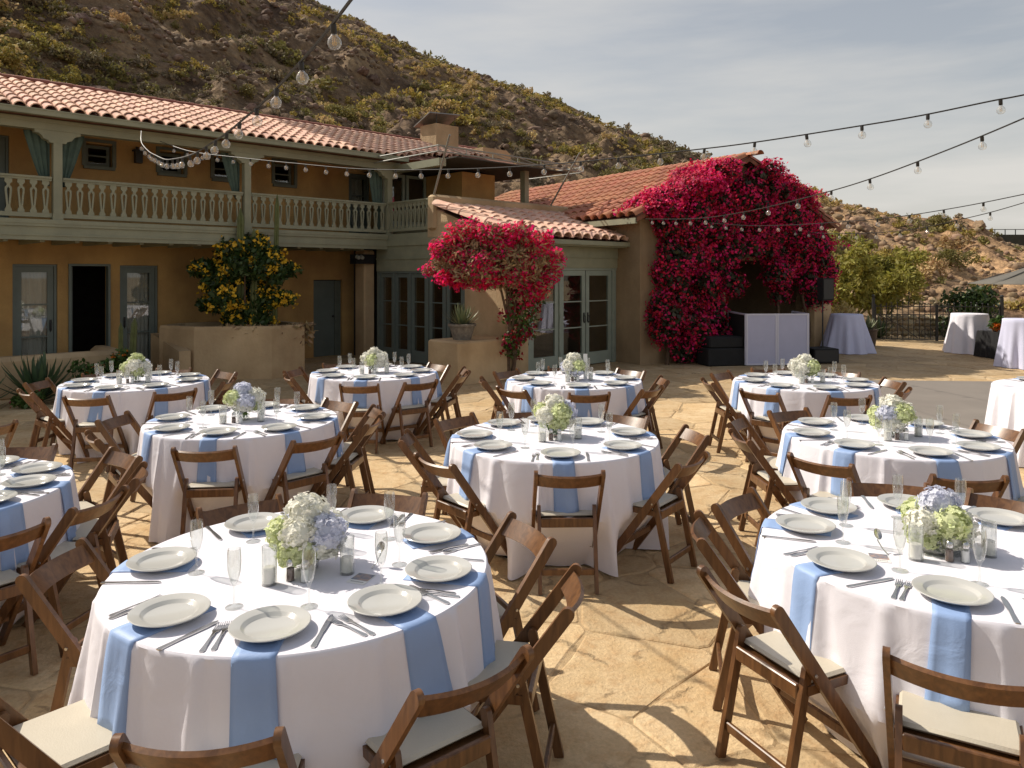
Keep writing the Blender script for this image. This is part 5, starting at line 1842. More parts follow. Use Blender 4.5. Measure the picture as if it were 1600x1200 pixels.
class Cloth:
    """round cloth: crisp table edge, broad flats and soft folds that deepen towards the hem"""
    def __init__(self, seed, r=.764, flare=.085, drop=.745, seats=()):
        rr = random.Random(seed)
        self.seats = seats                      # (angle, distance) of the chairs that press the cloth in
        self.r, self.flare, self.drop = r, flare, drop
        self.folds = []
        th = rr.uniform(0, .3)
        while th < 2 * math.pi - .12:
            self.folds.append((th, rr.uniform(.028, .070), rr.uniform(.028, .070), rr.uniform(0, .22), rr.uniform(-.03, .03)))
            th += rr.uniform(.20, .52)
        self.ph = [rr.uniform(0, 6.28) for _ in range(3)]
    def rad(self, th, t):
        f = 0.0
        for c, w, a, t0, dr in self.folds:
            d = (th - c - dr * t + math.pi) % (2 * math.pi) - math.pi
            ww = w * (.55 + .9 * t)
            if abs(d) < 4 * ww:
                k = max(0.0, (t - t0 * .5) / (1 - t0 * .5))
                f += a * (.16 + .84 * k) * (math.exp(-(d / ww) ** 2) - .45 * math.exp(-((d - 1.7 * ww) / ww) ** 2))* (1 if t > .02 else t / .02)
        f += t * (.012 * math.sin(3 * th + self.ph[0]) + .010 * math.sin(5 * th + self.ph[1]) + .004 * math.sin(23 * th + self.ph[2]))
        R = self.r + .003 + self.flare * t + f
        z = self.z(t)
        for a, rc in self.seats:
            d = abs((th - a + math.pi) % (2 * math.pi) - math.pi) * .70
            if d < .30 and z < TZ - .02:
                w = min(1.0, max(0.0, (.30 - d) / .10)); w = w * w * (3 - 2 * w)
                lim = max(rc - .255, .53) + .735 * z      # stays behind the slanting front legs
                if lim < R: R += (lim - R) * w
        return R
    def z(self, t): return TZ - .008 - (self.drop - .008) * t
    def mesh(self, m=None, n=420, rows=18):
        V, F4 = [], []
        C = [(math.cos(2 * math.pi * i / n), math.sin(2 * math.pi * i / n)) for i in range(n)]
        for r, z in ((.001, TZ), (self.r * .5, TZ), (self.r * .9, TZ), (self.r - .004, TZ), (self.r, TZ - .004)):
            V += [(r * c, r * s, z) for c, s in C]
        for j in range(rows + 2):
            t = [0, .02][j] if j < 2 else (j - 1) / rows
            for i, (c, s) in enumerate(C):
                th = 2 * math.pi * i / n
                R = self.rad(th, t)
                zz = self.z(t) + (.010 * math.sin(5 * th) + .008 * math.sin(11 * th + 1) if j == rows + 1 else 0)
                V.append((R * c, R * s, max(zz, .006)))
        nr = len(V) // n
        for j in range(nr - 1):
            for i in range(n):
                k = (i + 1) % n
                F4.append((j * n + i, j * n + k, (j + 1) * n + k, (j + 1) * n + i))
        me = np_mesh('tablecloth', V, F4, m or M_cloth, True)
        me.set_sharp_from_angle(angle=math.radians(33))
        return me

mb = MB(); mb.lathe([(0, TZ - .030), (.750, TZ - .030), (.755, TZ - .02), (.752, TZ - .006), (0, TZ - .006)], 48); TTOP = mb.mesh('tabletop', mat('plywood', (.35, .24, .14), .7, var=.2))
mb = MB(); mb.tube([(0, 0, 0), (0, 0, TZ - .03)], .018, 8); TLEG = mb.mesh('leg', M_iron)

def napkin(cl, th, x, y, label, seed):
    rr = random.Random(seed)
    W, nw = rr.uniform(.12, .15), 6
    hang = rr.uniform(.285, .325)
    skew = rr.uniform(-.03, .03)
    V, F4 = [], []
    path = [('t', .46), ('t', .56), ('t', .66), ('t', .735), ('e', 0)] + [('d', hang * q) for q in (.02, .12, .3, .5, .7, .88, 1.0)]
    for kk, (kd, q) in enumerate(path):
        for i in range(nw + 1):
            w = (-.5 + i / nw) * W * (1 + (.10 * q / hang if kd == 'd' else 0))
            if kd == 't':
                V.append((q * math.cos(th) - w * math.sin(th), q * math.sin(th) + w * math.cos(th), TZ + .0035))
            else:
                dd = q if kd == 'd' else 0.0
                tt = max(0.0, (dd - .002) / (cl.drop - .008))
                a = th + (w + skew * dd / hang) / .775
                fold = .007 if (i < 3) == (seed % 2 == 0) else 0.0          # the upper layer of the folded napkin
                R = cl.rad(a, tt) + .005 + fold * min(1, dd / .05) + (.007 * math.sin(i * 1.3 + seed) * dd / hang)
                if kd == 'e': R = .768
                zz = TZ + .002 if kd == 'e' else TZ - .006 - dd * (1 - (.05 if (i < 3) == (seed % 2 == 0) else 0) + .03 * math.sin(seed + i * .6))
                V.append((R * math.cos(a), R * math.sin(a), zz))
    m = nw + 1
    for k in range(len(path) - 1):
        for i in range(nw):
            F4.append((k * m + i, k * m + i + 1, (k + 1) * m + i + 1, (k + 1) * m + i))
    o = obj('napkin', np_mesh('napkin', V, F4, M_napkin, True))
    o.location = (x, y, 0)
    sm = o.modifiers.new('thickness', 'SOLIDIFY'); sm.thickness = .003; sm.offset = 1
    tag(o, label, 'napkin', 'blue napkins hanging from the tables')

def sprite(name, mesh, x, y, z, rz, label, cat, group):
    o = obj(name, mesh); o.location = (x, y, z); o.rotation_euler = (0, 0, rz)
    return tag(o, label, cat, group)

def round_table(desc, cx, cy, angs, chairs, pattern, seed, flower_label, vase=(.05, .13), bq=(0, 0), scale=1.0, plates=True, extras=True, drop=.745):
    rr = random.Random(seed)
    used_c, used_p, used_k = set(), set(), set()
    t = thing('round_table', 'round folding table under the white cloth, the ' + desc, 'table', (cx, cy, 0), 0, 'round banquet tables')
    obj('tabletop', TTOP, t)
    for q in range(4): obj('leg', TLEG, t, Matrix.Translation((.5 * math.cos(.8 + q * 1.571), .5 * math.sin(.8 + q * 1.571), 0)))
    seats = [(ch[0], ch[1] if len(ch) > 1 else rr.uniform(.70, .80), ch[2] if len(ch) > 2 else rr.uniform(-6, 6)) for ch in chairs]
    cl = Cloth(seed, drop=drop, seats=[(math.radians(s[0]), s[1]) for s in seats])
    o = obj('tablecloth', cl.mesh()); o.location = (cx, cy, 0)
    tag(o, 'white floor length cloth draped over the ' + desc, 'tablecloth', 'white tablecloths')
    for th, r, tw in seats:
        a = math.radians(th)
        add_chair(cx + r * math.cos(a), cy + r * math.sin(a), a + math.pi / 2 + math.radians(tw),
                  'brown folding chair at the ' + desc + ', ' + pick(th, used_c), 'brown folding chairs around the tables')
    for th in angs:
        if not plates: break
        a = math.radians(th + rr.uniform(-2, 2))
        sd = pick(th, used_p)
        R = .585 + rr.uniform(-.012, .012)
        ca, sa = math.cos(a), math.sin(a)
        g = lambda rad, lat: (cx + rad * ca - lat * sa, cy + rad * sa + lat * ca)
        # lateral: seen from the chair looking inwards, left is +lat for direction (ca,sa) outwards -> inward view flips
        px, py = g(R, 0)
        sprite('dinner_plate', PLATE, px, py, TZ + .0065, rr.uniform(0, 6), 'white rimmed dinner plate on the ' + desc + ', ' + sd, 'plate', 'white dinner plates')
        napkin(cl, a + rr.uniform(-.03, .03), cx, cy, 'light blue napkin hanging from the ' + desc + ', ' + sd, seed * 31 + int(th) % 360)
        rot = a + math.pi / 2
        fx, fy = g(.625 + rr.uniform(-.02, .02), -.185)
        j = rr.uniform(-.12, .12)
        sprite('fork', FORK, fx, fy, TZ + .001, rot + j, 'outer steel fork on the ' + desc + ', ' + sd, 'fork', 'steel forks')
        fx, fy = g(.61 + rr.uniform(-.02, .02), -.155)
        sprite('fork', FORK, fx, fy, TZ + .001, rot + j + rr.uniform(-.08, .08), 'inner steel fork on the ' + desc + ', ' + sd, 'fork', 'steel forks')
        fx, fy = g(.62 + rr.uniform(-.02, .02), .178)
        sprite('knife', KNIFE, fx, fy, TZ + .001, rot + rr.uniform(-.12, .12), 'steel knife on the ' + desc + ', ' + sd, 'knife', 'steel knives')
        fx, fy = g(.40 + rr.uniform(-.02, .02), .10 + rr.uniform(-.03, .03))
        sprite('champagne_flute', FLUTE, fx, fy, TZ, 0, 'champagne flute on the ' + desc + ', ' + sd, 'glass', 'champagne flutes')
    if extras:
        bouquet(cx + bq[0], cy + bq[1], seed, flower_label, pattern, vase[0], vase[1], desc, scale)
        for q, (r, a) in enumerate(((.20, -130), (.19, -20), (.23, 75))):
            a = math.radians(a + rr.uniform(-15, 15))
            x, y = cx + bq[0] + r * math.cos(a), cy + bq[1] + r * math.sin(a)
            sd = pick(math.degrees(a), used_k)
            c = sprite('candle_holder', CGLASS, x, y, TZ, 0, 'slim glass candle holder on the ' + desc + ', ' + sd, 'candle holder', 'glass candle holders')
            sprite('candle', CANDLE, x, y, TZ + .0005, 0, 'white candle in its holder on the ' + desc + ', ' + sd, 'candle', 'white candles')
        for q, nm in enumerate(('pepper', 'salt')):
            x, y = cx + bq[0] + (-.03 + .06 * q), cy + bq[1] - .135 - .012 * q
            s = thing(nm + '_shaker', 'small glass ' + nm + ' shaker by the flowers on the ' + desc, 'shaker', (x, y, TZ), 0, nm + ' shakers')
            obj('body', SHAKERB, s); obj('cap', SHAKERC, s); obj('filling', PEPPER if q == 0 else SALT, s)
    return cl

STD = [-88 + 45 * k for k in range(8)]
def std(j, rs=None): return [(-88 + 45 * k + j,) for k in range(8)]
round_table('sunroom third row table', -.868, 3.15, [-84, -46, -10, 30, 74, 130, 183, 235],
            [(-88, .86, 2), (-48, .82, -3), (-15, .80, 6), (24, .72, 2), (79, .68, 0), (124, .66, 2), (177, .74, 3), (228, .88, 0)],
            'wblwbwlwb', 1, 'tall bouquet of blue, lime and white hydrangeas on the sunroom third row table', (.045, .11), (.02, -.03), 1.02)
round_table('booth third row table', 1.92, 3.35, [200, 241, 157, 119, 77, 35, -10, -72],
            [(203, .82, 2), (-117, .85, -2), (166, .72, 2), (135, .68, 2), (76, .70, 0), (42, .70, 0), (-5,), (-65,)],
            'bwlwlwlww', 2, 'wide bouquet of white, lime and blue hydrangeas on the booth third row table', (.095, .09), (-.04, -.03), .95)
round_table('sunroom second row table', .314, 5.6, [-88, -40, 10, 57, 95, 130, 180, -140],
            [(-88, .70, 0), (-40, .78, 2), (8, .78, 2), (52, .74, 0), (100, .70, 0), (137, .76, 0), (180, .78, 2), (-138, .76, -2)],
            'wlwlbwlwl', 3, 'pale lime and white hydrangea bouquet on the sunroom second row table', (.055, .13), (.0, .03))
round_table('yellow bush second row table', -2.24, 6.28, STD, [(-84, .75, 0), (-42, .76, 0), (-5, .78, 0), (22, .80, 0), (55, .74, 0), (95,), (176, .80, 0), (218, .78, 0)],
            'bwlbwbwlw', 4, 'blue and white hydrangea bouquet with one lime bloom on the yellow bush table', (.05, .13))
round_table('booth second row table', 2.85, 5.65, [a - 6 for a in STD], [(222, .82, 0), (-97, .85, 2), (150, .82, 0), (182, .82, 0), (112, .76, 0), (18, .74, 0), (-35, .8, 0), (65, .74, 0)],
            'wlwwlbwlw', 5, 'white and lime hydrangea bouquet on the booth second row table', (.055, .12))
round_table('agave bed table', -4.24, 8.5, STD, [(q,) for q in STD], 'lwbwlwbwl', 6, 'lime, white and blue hydrangea bouquet on the agave bed table', (.05, .13))
round_table('aloe pot table', -1.70, 9.3, STD, [(-92 + 4, .78, 0), (-52, .78, 0), (-12, .80, 0), (12, .82, 0), (48,), (128,), (170,), (208,)],
            'wwlwwlwww', 7, 'cream white hydrangea bouquet on the aloe pot table', (.05, .13))
round_table('sunroom door table', .713, 8.65, STD, [(q,) for q in STD], 'wbwlwwbwl', 8, 'white and pale blue hydrangea bouquet on the sunroom door table', (.06, .12))
round_table('booth front table', 3.30, 8.5, STD, [(q,) for q in STD], 'wwlwwwlww', 9, 'round white hydrangea bouquet with lime tips on the booth front table', (.05, .13))
round_table('garden wall third row table', -3.33, 4.2, [-60, -22, 12, 45, 85, 130, 175, 225],
            [(50, .80, 0), (20, .80, 0), (-8, .80, 0), (-36, .82, 0), (-70, .9, 0), (95,)], 'wlbwlbwlw', 10, 'hydrangea bouquet on the garden wall third row table', (.05, .13))
round_table('dance floor table', 6.0, 8.0, [100, -60, 20], [], 'wlwwlwwlw', 11, 'hydrangea bouquet on the dance floor table', (.05, .13), (.25, 0))
add_chair(-4.45, 6.15, math.radians(60), 'brown wooden folding chair standing alone past the agave bed table', 'brown folding chairs around the tables')

# cards and silver round-headed spoons near the flowers
def flat_card(x, y, rz, label):
    c = thing('name_card', label, 'card', (x, y, TZ + .001), rz, 'small printed cards on the tables')
    mb = MB(); mb.box(-.04, .04, -.05, .05, 0, .0012); mb.build('paper', M_card, c)
    mb = MB(); mb.box(-.037, .037, -.018, .046, .0012, .0016); mb.build('photo_print', M_print, c)
    mb = MB()
    for i in range(7): mb.box(-.027 + i * .0082, -.0215 + i * .0082, -.038, -.029, .0012, .0015)
    mb.build('lettering', mat('grey_ink', (.35, .34, .33), .7), c)
flat_card(-.60, 3.0, -.35, 'small card with a photograph lying on the sunroom third row table')
flat_card(1.57, 3.22, -.3, 'small card with a photograph lying on the booth third row table')
def silver_spoon(x, y, rz, label):
    mb = MB()
    M = Matrix.Translation((0, 0, .03)) @ Matrix.Rotation(1.15, 4, 'X')
    mb.lathe([(0, -.006), (.018, -.002), (.024, .004), (.023, .005), (.016, 0), (0, -.003)], 18, Matrix.Translation((0, .0, .075)) @ Matrix.Rotation(1.1, 4, 'X'))
    mb.tube([(0, .0, .052), (0, -.025, .02), (0, -.05, .003)], .003, 6)
    o = mb.build('round_spoon', M_steel, None, True); o.location = (x, y, TZ); o.rotation_euler = (0, 0, rz)
    tag(o, label, 'spoon')
silver_spoon(-.545, 3.14, -.7, 'round headed silver spoon propped by the card on the sunroom third row table')
silver_spoon(1.60, 3.30, .5, 'round headed silver spoon propped by the card on the booth third row table')
# white table number tag on the far middle table
tn = thing('table_number_sign', 'white upright table number sign on the sunroom door table', 'sign', (.84, 8.62, TZ))
mb = MB(); mb.box(-.045, .045, -.02, .02, 0, .012); mb.build('base', M_whiteframe, tn)
mb = MB(); mb.box(-.022, .022, -.003, .003, .012, .30); mb.build('panel', M_card, tn)

# ------------------------------------------------------------------ things on the far side of the patio
booth = thing('facade_booth', 'white folding panel booth with black side before the bougainvillea', 'booth', (5.02, 16.1, 0))
def panel(p0, p1, m, fm):
    p0, p1 = Vector(p0), Vector(p1)
    mb = MB()
    d = (p1 - p0).normalized()
    L = (p1 - p0).length
    n = Vector((-d.y, d.x, 0))
    mb.beam(p0 + Vector((0, 0, .02)), p0 + Vector((0, 0, 1.12)), .035, .035, side=d)
    mb.beam(p1 + Vector((0, 0, .02)), p1 + Vector((0, 0, 1.12)), .035, .035, side=d)
    for z in (.035, 1.102): mb.beam(p0 + d * .018 + Vector((0, 0, z)), p1 - d * .018 + Vector((0, 0, z)), .034, .034, side=n)
    f = mb.build('frame', fm, booth)
    mb = MB()
    mb.beam(p0 + d * .018 + Vector((0, 0, .568)), p1 - d * .018 + Vector((0, 0, .568)), .012, 1.035, side=n)
    mb.build('panel', m, f)
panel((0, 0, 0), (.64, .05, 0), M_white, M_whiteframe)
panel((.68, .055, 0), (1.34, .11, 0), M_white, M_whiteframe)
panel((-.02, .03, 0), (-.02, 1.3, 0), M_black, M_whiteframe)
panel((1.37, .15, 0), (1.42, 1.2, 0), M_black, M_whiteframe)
mb = MB(); mb.box(-.45, .45, -.28, .28, 0, .38, bev=.02); mb.box(-.40, .40, -.24, .24, .38, .62, bev=.03)
o = mb.build('equipment_case', M_black, None, True); o.location = (4.55, 16.35, .0); o.rotation_euler = (0, 0, .2)
tag(o, 'black cloth covered equipment case beside the white booth', 'case')
mb = MB(); mb.box(-.29, .29, -.28, .28, .02, .33, bev=.01)
sub = thing('subwoofer', 'low black subwoofer cabinet on the paving beside the booth', 'speaker', (6.85, 16.75, 0), .1)
mb.build('cabinet', M_black, sub)
mb = MB(); mb.box(-.26, .26, -.292, -.281, .05, .30); mb.build('grille', M_iron, sub)
mb = MB()
for q in ((-.24, -.22), (.24, -.22), (-.24, .22), (.24, .22)): mb.lathe([(0, 0), (.03, 0), (.03, .022), (0, .022)], 8, Matrix.Translation((q[0], q[1], 0)))
mb.build('foot', M_iron, sub)
st = thing('speaker_stand', 'thin black pole stand rising from the subwoofer', 'stand', (6.95, 16.85, .33))
mb = MB(); mb.tube([(0, 0, 0), (0, 0, 1.05)], .018, 8); mb.build('pole', M_iron, st, True)
mb = MB(); mb.lathe([(0, 0), (.05, 0), (.05, .02), (0, .03)], 10); mb.build('base', M_iron, st)
sp = thing('loudspeaker', 'upright black loudspeaker on the pole above the subwoofer', 'speaker', (7.0, 16.86, 1.38), .25)
mb = MB(); mb.prism([(-.14, -.13), (.14, -.13), (.10, .13), (-.10, .13)], 0, .50); mb.build('cabinet', M_black, sp)
mb = MB(); mb.box(-.125, .125, -.139, -.131, .03, .47); mb.build('grille', M_iron, sp)

def cocktail(x, y, label, m, h=1.02, r=.385, seed=0, wide=1.5):
    t = thing('cocktail_table', label, 'cocktail table', (x, y, 0), 0, 'tall draped cocktail tables')
    rr = random.Random(seed)
    n = 140
    V, F4 = [], []
    ph = [rr.uniform(0, 6.28) for _ in range(3)]
    rows = [(.001, h), (r * .7, h), (r - .01, h - .001), (r, h - .012)] + [(None, q / 14) for q in range(1, 15)]
    for a, b in rows:
        for i in range(n):
            th = 2 * math.pi * i / n
            if a is not None: R, z = a, b
            else:
                z = (h - .012) * (1 - b) + .006
                f = math.sin(9 * th + ph[0]) + .6 * math.sin(15 * th + ph[1]) + .5 * math.sin(6 * th + ph[2])
                R = r * (1 + (wide - 1) * b ** 1.1) + .045 * b * f
            V.append((R * math.cos(th), R * math.sin(th), z))
    for j in range(len(rows) - 1):
        for i in range(n):
            k = (i + 1) % n
            F4.append((j * n + i, j * n + k, (j + 1) * n + k, (j + 1) * n + i))
    obj('cloth', np_mesh('cloth', V, F4, m, True), t)
    mb = MB(); mb.tube([(0, 0, 0), (0, 0, h - .03)], .03, 8); mb.lathe([(0, 0), (.25, 0), (.25, .02), (0, .03)], 16); mb.lathe([(0, h - .03), (r - .02, h - .03), (r - .02, h - .008), (0, h - .008)], 24)
    mb.build('pedestal', M_iron, t)
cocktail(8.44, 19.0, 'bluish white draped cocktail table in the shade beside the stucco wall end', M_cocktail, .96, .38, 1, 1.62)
cocktail(11.45, 18.85, 'sunlit white draped cocktail table in front of the iron gate', M_cloth, .98, .41, 2, 1.35)
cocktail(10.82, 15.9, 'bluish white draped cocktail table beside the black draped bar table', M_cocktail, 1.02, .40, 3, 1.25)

bar = thing('bar_table', 'low bar table under a black floor length cloth', 'table', (11.75, 17.7, 0), .1)
mb = MB()
pts = []
for i in range(60):
    t = 2 * math.pi * i / 60
    cx_, cy_ = math.cos(t), math.sin(t)
    q = max(abs(cx_), abs(cy_))
    pts.append((.62 * cx_ / q, .38 * cy_ / q))
vs = [(p[0], p[1], .62) for p in pts] + [(p[0] * (1.06 + .04 * math.sin(i * 1.7)), p[1] * (1.08 + .05 * math.sin(i * 1.7)), .01) for i, p in enumerate(pts)]
mb.add(vs, [tuple(range(60))] + [(i, 60 + i, 60 + (i + 1) % 60, (i + 1) % 60) for i in range(60)])
mb.build('cloth', M_black, bar, True)
mb = MB()
for q in ((-.55, -.3), (.55, -.3), (-.55, .3), (.55, .3)): mb.tube([(q[0], q[1], 0), (q[0], q[1], .60)], .018, 6)
mb.build('leg', M_iron, bar)
bcol = [(.35, .05, .03), (.5, .25, .12), (.25, .28, .12), (.45, .10, .06), (.55, .45, .3)]
bn = ['dark red', 'amber', 'olive', 'bright red', 'pale']
for i in range(5):
    mb = MB(); mb.lathe([(0, 0), (.033, 0), (.035, .12), (.03, .15), (.013, .20), (.012, .26), (0, .262)], 12)
    o = mb.build('bottle', mat('bottle_' + bn[i].replace(' ', '_'), bcol[i], .2), None, True)
    o.location = (11.40 + i * .11, 17.55 + .05 * (i % 2), .62)
    tag(o, bn[i] + ' bottle standing on the black draped bar table', 'bottle', 'bottles on the bar table')
fl = thing('flower_arrangement', 'loose orange and green flower arrangement on the black bar table', 'flowers', (11.28, 17.6, .62))
rng = np.random.default_rng(5)
P, _ = blob_points(rng, [(0, 0, .16, .14, .12, .14), (.1, 0, .26, .1, .1, .12)], 350, .9)
plant_mesh('foliage', P, .05, rng, M_leafg, fl, 1.8)
P, _ = blob_points(rng, [(0, -.05, .12, .12, .1, .10)], 90, .4)
plant_mesh('blossom', P, .06, rng, M_orange, fl, 1.1)
mb = MB(); mb.lathe([(0, 0), (.05, 0), (.06, .10), (.055, .10), (.05, .01), (0, .01)], 14); mb.build('vase', M_claypot, fl, True)

# patio umbrella
um = thing('patio_umbrella', 'open taupe canvas patio umbrella beyond the cocktail tables', 'umbrella', (12.55, 17.2, 0))
n = 8
R, z0, z1 = 1.85, 1.74, 2.42
for i in range(n):
    a0, a1 = 2 * math.pi * i / n + .2, 2 * math.pi * (i + 1) / n + .2
    vs, fs = [], []
    m = 6
    for j in range(m + 1):
        t = j / m
        for q in range(4):
            a = a0 + (a1 - a0) * q / 3
            rad = R * t * (math.cos((a1 - a0) / 2) / math.cos(a - (a0 + a1) / 2))
            vs.append((rad * math.cos(a), rad * math.sin(a), z1 - (z1 - z0) * t + .05 * math.sin(math.pi * t) * -1))
    for j in range(m):
        for q in range(3):
            fs.append((j * 4 + q, j * 4 + 4 + q, j * 4 + 5 + q, j * 4 + q + 1))
    mb = MB(); mb.add(vs, fs)
    o = mb.build('canvas_panel', M_umb, um, 'all')
    sm = o.modifiers.new('thickness', 'SOLIDIFY'); sm.thickness = .006
    mb = MB(); mb.tube([(0, 0, z1 - .03), (R * math.cos(a0) * .99, R * math.sin(a0) * .99, z0 - .02)], .01, 5); mb.build('rib', M_iron, um)
mb = MB(); mb.tube([(0, 0, .05), (0, 0, z1 + .08)], .025, 10); mb.build('pole', M_iron, um, True)
mb = MB(); mb.lathe([(0, 0), (.3, 0), (.3, .06), (.06, .09), (0, .09)], 20); mb.build('base', M_iron, um)

# wrought iron gate
def scroll(mb, c, r, turns, start, flip=1, n=26):
    pts = []
    for i in range(n + 1):
        t = i / n
        a = start + flip * turns * 2 * math.pi * t
        rr_ = r * (1 - .8 * t)
        pts.append((c[0] + rr_ * math.cos(a), c[1], c[2] + rr_ * math.sin(a)))
    mb.tube(pts, .010, 5)
G0, G1 = Vector((10.65, 22.2, 0)), Vector((14.05, 21.6, 0))
gd = (G1 - G0); gl = gd.length
gate = thing('iron_gate', 'black wrought iron double gate with scrolls across the patio exit', 'gate', G0, math.atan2(gd.y, gd.x))
for s, (x0, x1) in enumerate(((0.06, gl / 2 - .02), (gl / 2 + .02, gl - .06))):
    mb = MB()
    for z in (.06, .78, 1.02): mb.tube([(x0, 0, z), (x1, 0, z)], .014, 6)
    for x in (x0, x1): mb.tube([(x, 0, .02), (x, 0, 1.08)], .02, 6)
    leaf = mb.build('gate_leaf', M_iron, gate)
    nb = 11
    for i in range(1, nb):
        x = x0 + (x1 - x0) * i / nb
        mb = MB(); mb.tube([(x, 0, .06), (x, 0, 1.02 + .10 * math.sin(math.pi * (i / nb)))], .012, 5); mb.sphere((x, 0, 1.04 + .10 * math.sin(math.pi * (i / nb))), .022, 6, 4)
        mb.build('bar', M_iron, leaf)
    inner = x1 if s == 0 else x0
    sg = -1 if s == 0 else 1
    mb = MB()
    scroll(mb, (inner + sg * .27, -.012, .27), .20, 1.6, math.pi / 2, sg)
    mb.tube([(inner + sg * .5, -.012, .10), (inner + sg * .95, -.012, .45), (inner + sg * 1.55, -.012, .76)], .012, 5)
    scroll(mb, (inner + sg * 1.35, -.012, .62), .12, 1.3, 0, -sg)
    mb.build('scrollwork', M_iron, leaf, True)
for x in (0, gl):
    mb = MB(); mb.box(x - .035, x + .035, -.035, .035, -.02, 1.28); mb.sphere((x, 0, 1.32), .05, 10, 6); mb.build('post', M_iron, gate)
mb = MB(); mb.tube([(gl / 2 - .75, 0, 1.10), (gl / 2 - .75, 0, 1.42)], .012, 5); mb.sphere((gl / 2 - .75, 0, 1.42), .03, 8, 5); mb.build('finial', M_iron, gate)

# dry stone wall behind the gate
sw = thing('dry_stone_wall', 'rough dry stone retaining wall behind the iron gate', 'wall', (12.9, 23.9, 0), -.12)
rr = random.Random(6)
stones = [boulder_mesh(40 + i, M_wallrock) for i in range(4)]
k = 0
for row in range(4):
    x = -1.5 + (row % 2) * .12
    while x < 2.6 - .1 * row:
        w = rr.uniform(.15, .30)
        obj('stone', stones[k % 4], sw, Matrix.Translation((x + w / 2, rr.uniform(-.05, .05), .09 + row * .165)) @ Matrix.Rotation(rr.uniform(-.3, .3), 4, 'Z') @ Matrix.Diagonal((w * .62, .17, .15, 1)))
        x += w; k += 1

# ------------------------------------------------------------------ string lights
mb = MB(); mb.lathe([(0, -.013), (.012, -.012), (.0155, -.005), (.0155, -.045), (.0125, -.052), (0, -.052)][::-1], 10); SOCKET = mb.mesh('socket', M_wire, True)
mb = MB()
mb.lathe([(0, -.128), (.018, -.1245), (.029, -.115), (.0345, -.100), (.0345, -.088), (.029, -.073), (.018, -.062), (.0125, -.052), (.0, -.050)], 16)
BULB = mb.mesh('bulb', M_bulbglass, True)
mb = MB()
for q in range(4): mb.tube([(.007 * math.cos(q * 1.57), .007 * math.sin(q * 1.57), -.058), (.010 * math.cos(q * 1.57 + .6), .010 * math.sin(q * 1.57 + .6), -.105)], .0013, 4)
FIL = mb.mesh('filament', M_fil)
def string_light(label, pts, spacing, start, wire=.006):
    P = [Vector(p) for p in pts]
    dense = []
    n = len(P)
    for i in range(n - 1):                         # Catmull-Rom
        p0, p1, p2, p3 = P[max(i - 1, 0)], P[i], P[i + 1], P[min(i + 2, n - 1)]
        for s in range(8):
            t = s / 8
            dense.append(.5 * ((2 * p1) + (p2 - p0) * t + (2 * p0 - 5 * p1 + 4 * p2 - p3) * t * t + (3 * p1 - p0 - 3 * p2 + p3) * t ** 3))
    dense.append(P[-1])
    root = thing('string_light', label, 'string lights', dense[0], 0, 'festoon string lights over the patio')
    O = Matrix.Translation(-dense[0])
    mb = MB(); mb.tube(dense, wire, 5); w = mb.build('wire', M_wire, root, True); w.matrix_basis = O
    acc, nxt = 0.0, start
    rr = random.Random(len(pts))
    for a, b in zip(dense[:-1], dense[1:]):
        L = (b - a).length
        while nxt <= acc + L:
            q = a + (b - a) * ((nxt - acc) / L) - dense[0]
            M = Matrix.Translation(q) @ Matrix.Rotation(rr.uniform(-.12, .12), 4, 'X') @ Matrix.Rotation(rr.uniform(-.12, .12), 4, 'Y')
            bu = obj('bulb', BULB, root, M @ Matrix.Diagonal((.88, .88, .88, 1)))
            obj('socket', SOCKET, bu); obj('filament', FIL, bu)
            nxt += spacing * rr.uniform(.95, 1.05)
        acc += L
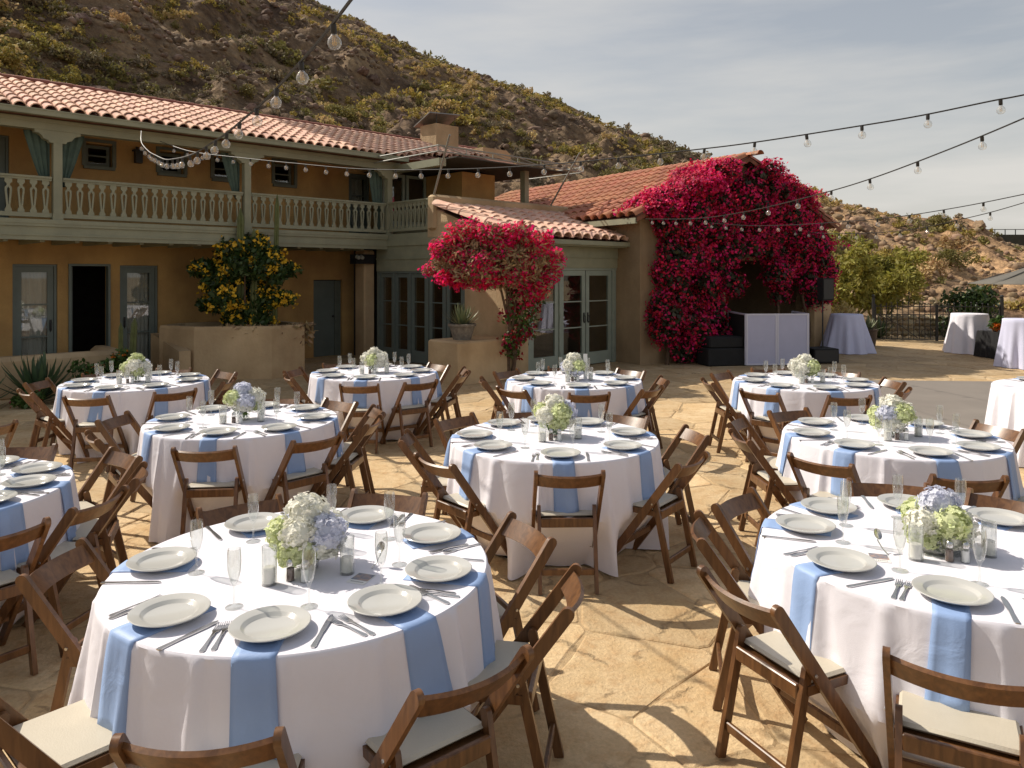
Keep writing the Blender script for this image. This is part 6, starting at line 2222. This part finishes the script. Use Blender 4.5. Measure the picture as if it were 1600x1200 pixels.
string_light('festoon string swooping from the balcony beam up over the third row tables',
    [(-6.2, 12.6, 4.36), (-6.05, 12.3, 4.12), (-5.5, 11.39, 3.83), (-4.87, 10.31, 3.59), (-4.27, 9.28, 3.38), (-3.75, 8.38, 3.25), (-3.25, 7.51, 3.14), (-2.88, 6.88, 3.08), (-2.48, 6.19, 3.04), (-2.12, 5.56, 3.0), (-1.72, 4.87, 2.985), (-1.43, 4.38, 2.985), (-1.13, 3.85, 3.0), (-.87, 3.41, 3.03), (-.65, 3.03, 3.07), (-.2, 2.3, 3.2), (.3, 1.4, 3.4)], .52, .55, .0075)
string_light('long festoon string from the balcony across the patio past the sunroom roof',
    [(-6.26, 13.4, 4.33), (-5.42, 12.75, 4.04), (-4.22, 11.83, 3.79), (-3.19, 11.03, 3.59), (-2.02, 10.13, 3.38), (-.86, 9.24, 3.25), (.14, 8.46, 3.18), (.93, 7.85, 3.16), (1.75, 7.22, 3.16), (2.22, 6.86, 3.17), (2.9, 6.33, 3.21), (3.28, 6.04, 3.24), (3.66, 5.75, 3.29), (3.85, 5.6, 3.31), (4.66, 4.98, 3.42), (6, 4, 3.7)], .47, .5, .0065)
string_light('festoon string hung from the hall corner rising towards the open side',
    [(2.78, 16.0, 3.14), (3.09, 12.81, 2.91), (3.3, 10.65, 2.85), (3.5, 8.67, 2.88), (3.61, 7.53, 2.93), (3.72, 6.43, 3.03), (3.81, 5.6, 3.13), (3.88, 4.81, 3.24), (4.0, 3.5, 3.5)], .78, .7, .0065)
string_light('festoon string from the bougainvillea gable over the booth front table',
    [(3.95, 16.5, 3.12), (4.41, 14.41, 2.9), (4.7, 13.16, 2.82), (4.97, 12.0, 2.78), (5.31, 10.53, 2.76), (5.56, 9.42, 2.8), (5.78, 8.5, 2.87), (6.02, 7.46, 2.96), (6.4, 5.8, 3.2)], .62, .9)
string_light('outermost festoon string from the far end of the hall over the dance floor',
    [(6.5, 18.2, 3.05), (6.49, 15.44, 2.8), (6.48, 12.68, 2.69), (6.46, 10.76, 2.76), (6.46, 9.5, 2.87), (6.45, 7.99, 3.06), (6.44, 6.3, 3.3)], .8, .9)
